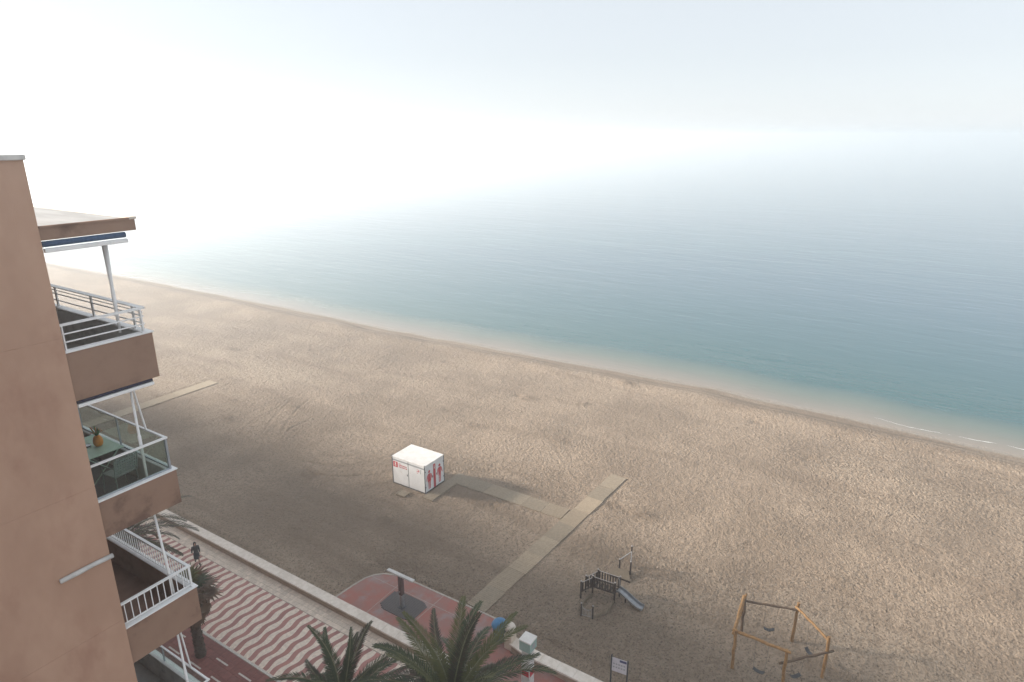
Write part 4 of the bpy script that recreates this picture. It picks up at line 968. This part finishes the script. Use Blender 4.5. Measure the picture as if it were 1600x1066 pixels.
def fan_leaf(r, rr, seg=15, spread=R(250)):
    mb = MB()
    for i in range(seg):
        a = (i/(seg-1)-.5)*spread; l = r*(1-.25*(abs(a)/(spread/2))**2)*rr.uniform(.85,1.05); d = Vector((math.cos(a), math.sin(a), 0)); n = Vector((-d.y, d.x, 0))
        w = r*.085; p1 = d*l*.5+Vector((0,0,.03)); tip = d*l+Vector((0,0,-.16*l))
        mb.add([Vector((0,0,0)), p1-n*w, p1+n*w, tip+n*.005], [(0,1,2),(1,3,2)])
    return mb
def fan_palm(loc, h, label, seed):
    rr = random.Random(seed); root = empty('palm_tree', loc); tag(root, label, 'palm tree', 'palm trees along the promenade')
    top = palm_trunk(h, .26, .2, (-.05, .1), rr, root)
    for k in range(44):
        t = k/43; az = k*2.39996; el = R(75-150*t)+rr.uniform(-.1,.1); pl = rr.uniform(.75,1.05)*(1 if t < .7 else .85)
        d = Vector((math.cos(el), 0, math.sin(el))); end = d*pl+Vector((0,0,-.22*pl))
        m = M_LEAF2 if t < .07 else (M_LEAF if t < .17 else M_DEAD)
        fl = fan_leaf(rr.uniform(.7,1.0)*(1 if t < .6 else .9), rr, spread=R(250 if t < .45 else 110))
        pit = -el+R(15) if t < .45 else R(70)+rr.uniform(-.2,.2)
        c, s = math.cos(pit), math.sin(pit); fl.v = [(end.x+x*c+z*s, y, end.z-x*s+z*c) for x, y, z in fl.v]
        f = fl.build('fan_leaf', m, root); f.location = top+Vector((0,0,.05-.35*t)); f.rotation_euler = (0,0,az)
        MB().tube([(0,0,0), d*pl*.5+Vector((0,0,.03)), end], [.02,.014,.01], 5).build('stalk', M_RACH if t < .45 else M_DEAD, f)
fan_palm((15.0, 29.6, 0), 4.1, 'fan palm with hanging dry brown leaves beside the lower balconies', 3)

# ================================================================ the walker
def person(loc, rz):
    root = empty('person', loc, rz); tag(root, 'person in black top and dark skirt walking on the wave paving', 'person'); root.scale = (.95,.95,.95)
    J = {  # x right, y forward; mid-stride, 1.66 m
        'pelvis':((0,0,.90),.125,.10), 'waist':((0,0,1.03),.11,.085), 'chest':((0,.01,1.24),.145,.10), 'neck0':((0,.0,1.39),.06,.055), 'neck':((0,.01,1.44),.045,.045),
        'head0':((0,.02,1.52),.068,.078), 'head1':((0,.025,1.59),.072,.085), 'head2':((0,.015,1.645),.045,.055),
        'shL':((-.165,0,1.35),.055,.055), 'elL':((-.215,-.05,1.10),.042,.042), 'wrL':((-.225,.04,.87),.028,.026), 'haL':((-.225,.07,.80),.03,.018),
        'shR':((.165,0,1.35),.055,.055), 'elR':((.22,-.07,1.10),.042,.042), 'wrR':((.235,-.13,.87),.028,.026), 'haR':((.24,-.14,.80),.03,.018),
        'hiL':((-.085,.0,.86),.095,.095), 'knL':((-.09,.17,.49),.058,.06), 'anL':((-.09,.19,.09),.036,.038), 'toL':((-.09,.33,.035),.038,.025),
        'hiR':((.085,.0,.86),.095,.095), 'knR':((.09,-.06,.47),.058,.06), 'anR':((.09,-.33,.14),.036,.038), 'toR':((.09,-.26,.025),.036,.022)}
    for s, k in ((-1,'L'),(1,'R')):
        hx, hy, hz = J['ha'+k][0]
        for f in range(4): J[f'f{f}{k}'] = ((hx+(f-1.5)*.008, hy+(f-1.5)*.017+.005, hz-.07-(.01 if f in (1,2) else 0)), .009, .009)
        J['th'+k] = ((hx-s*.03, hy+.035, hz-.035), .010, .010)
    E = [('pelvis','waist'),('waist','chest'),('chest','neck0'),('neck0','neck'),('neck','head0'),('head0','head1'),('head1','head2')]
    for k in 'LR':
        E += [('chest','sh'+k),('sh'+k,'el'+k),('el'+k,'wr'+k),('wr'+k,'ha'+k),('pelvis','hi'+k),('hi'+k,'kn'+k),('kn'+k,'an'+k),('an'+k,'to'+k),('wr'+k,'th'+k)] + [('ha'+k,f'f{f}{k}') for f in range(4)]
    names = list(J); me = bpy.data.meshes.new('body'); me.from_pydata([J[n][0] for n in names], [(names.index(a), names.index(b)) for a, b in E], [])
    o = link('body', me, root); md = o.modifiers.new('skin', 'SKIN'); md.use_smooth_shade = True
    for i, n in enumerate(names): me.skin_vertices[0].data[i].radius = J[n][1:]
    me.skin_vertices[0].data[0].use_root = True
    o.modifiers.new('sub', 'SUBSURF').levels = 1; o.modifiers['sub'].render_levels = 1
    me.materials.append(mat('skin', (.40,.24,.17), rough=0.55))
    def shell(name, rings, m, n=14):
        vs = []; fs = []
        for (cx, cy, cz), rx, ry in rings:
            for j in range(n): t = 2*math.pi*j/n; vs.append((cx+rx*math.cos(t), cy+ry*math.sin(t), cz))
        for i in range(len(rings)-1):
            for j in range(n): fs.append((i*n+j, i*n+(j+1)%n, (i+1)*n+(j+1)%n, (i+1)*n+j))
        return MB().add(vs, fs+[tuple(range(n))[::-1], tuple((len(rings)-1)*n+j for j in range(n))]).build(name, m, root, True)
    MK = mat('black_cloth', (.014,.014,.017), (.022,.021,.025), scale=20, rough=0.85); MS = mat('dark_skirt_cloth', (.02,.022,.034), (.014,.015,.022), scale=12, rough=0.85)
    shell('top', [((0,0,.88),.165,.13),((0,0,1.0),.148,.118),((0,0,1.14),.155,.12),((0,.005,1.28),.19,.125),((0,0,1.37),.185,.10),((0,0,1.415),.08,.07)], MK)
    for k in 'LR': MB().tube([J['sh'+k][0], J['el'+k][0], J['wr'+k][0]], [.078,.062,.044], 10).build('sleeve', MK, root, True)
    shell('skirt', [((0,.03,.46),.20,.22),((0,.02,.60),.195,.20),((0,.01,.76),.185,.165),((0,0,.90),.16,.13)], MS)
    for k, off in (('L',(0,.06,0)),('R',(0,.02,0))):
        a = Vector(J['an'+k][0]); t = Vector(J['to'+k][0]); MB().tube([a+Vector((0,-.03,-.02)), a.lerp(t,.5)+Vector((0,0,-.01)), t+Vector((0,.03,0))], [.05,.05,.035], 8).build('shoe', MK, root, True)
    # face and hair
    MH = mat('dark_hair', (.025,.016,.012), (.035,.022,.016), scale=30, rough=0.6)
    hv = MB().lathe([(.07,1.36),(.098,1.44),(.102,1.54),(.10,1.60),(.085,1.66),(.05,1.695),(0,1.70)], (0,-.018,0), 14); hv.v = [(x, min(y, .055) if z < 1.63 else y, z) for x, y, z in hv.v]
    hv.build('hair', MH, root, True)
    f = MB()
    for s in (-1,1): f.lathe([(0,-.008),(.009,0),(0,.008)], (s*.028,.098,1.575), 6)
    f.build('eyes', MH, root); MB().lathe([(.012,-.015),(.014,0),(.004,.03)], (0,.105,1.545), 6).build('nose', me.materials[0], root)
    MB().box(-.022,.092,1.505,.022,.102,1.513).build('mouth', mat('lips', (.30,.10,.09)), root)
person((19.65, 37.1, 0.016), R(158))

# ================================================================ foam lines where the ripples run out
def foam(y0, y1, off, w, seed, label):
    ys_ = np.arange(y0, y1, 0.12); rs = np.random.RandomState(seed)
    c = off + 0.35*np.sin(ys_*0.31+np.sin(ys_*0.13)*2) + 0.5*vnoise(ys_, ys_*0, 0.5, seed) + 0.12*vnoise(ys_, ys_*0, 2.5, seed+1)
    ww = w*np.clip(0.55 + 1.6*vnoise(ys_, ys_*0+3, 0.8, seed+2) + 0.8*vnoise(ys_, ys_*0+7, 3.5, seed+3), 0, 1.4)*np.sin(np.pi*np.linspace(0, 1, len(ys_)))**.4
    x = shore(ys_)+c; n = len(ys_); z = WATER_Z+0.012
    vs = [(x[i]-ww[i]/2, ys_[i], z) for i in range(n)] + [(x[i]+ww[i]/2, ys_[i], z) for i in range(n)]
    fs = [(i, n+i, n+i+1, i+1) for i in range(n-1) if ww[i] > .004 or ww[i+1] > .004]
    o = MB().add(vs, fs).build('sea_foam', M_FOAM); o['kind'] = 'stuff'; o['label'] = label
M_FOAM = mat('foam', (.78,.78,.77), (.62,.63,.63), scale=6, rough=0.6)
foam(-18, 1.5, 1.2, 0.09, 41, 'thin white foam line at the water edge on the right')

# ================================================================ haze: the sea fog the whole scene stands in
def build_haze(top):
    mb = MB().box(-700, -5600, -6.0, 5600, 5600, top)
    m = bpy.data.materials.new('sea_fog'); m.use_nodes = True; nt = m.node_tree; nt.nodes.clear()
    o = nt.nodes.new('ShaderNodeOutputMaterial'); v = nt.nodes.new('ShaderNodeVolumePrincipled')
    v.inputs['Color'].default_value = (0.93, 0.97, 1.0, 1); v.inputs['Density'].default_value = 0.0022
    v.inputs['Anisotropy'].default_value = 0.52; v.inputs['Density Attribute'].default_value = ''
    nt.links.new(v.outputs[0], o.inputs['Volume'])
    try: m.cycles.homogeneous_volume = True
    except Exception: pass
    h = mb.build('haze', m); h['kind'] = 'stuff'; h['label'] = 'white sea fog over the water'
    return h
build_haze(31.0)
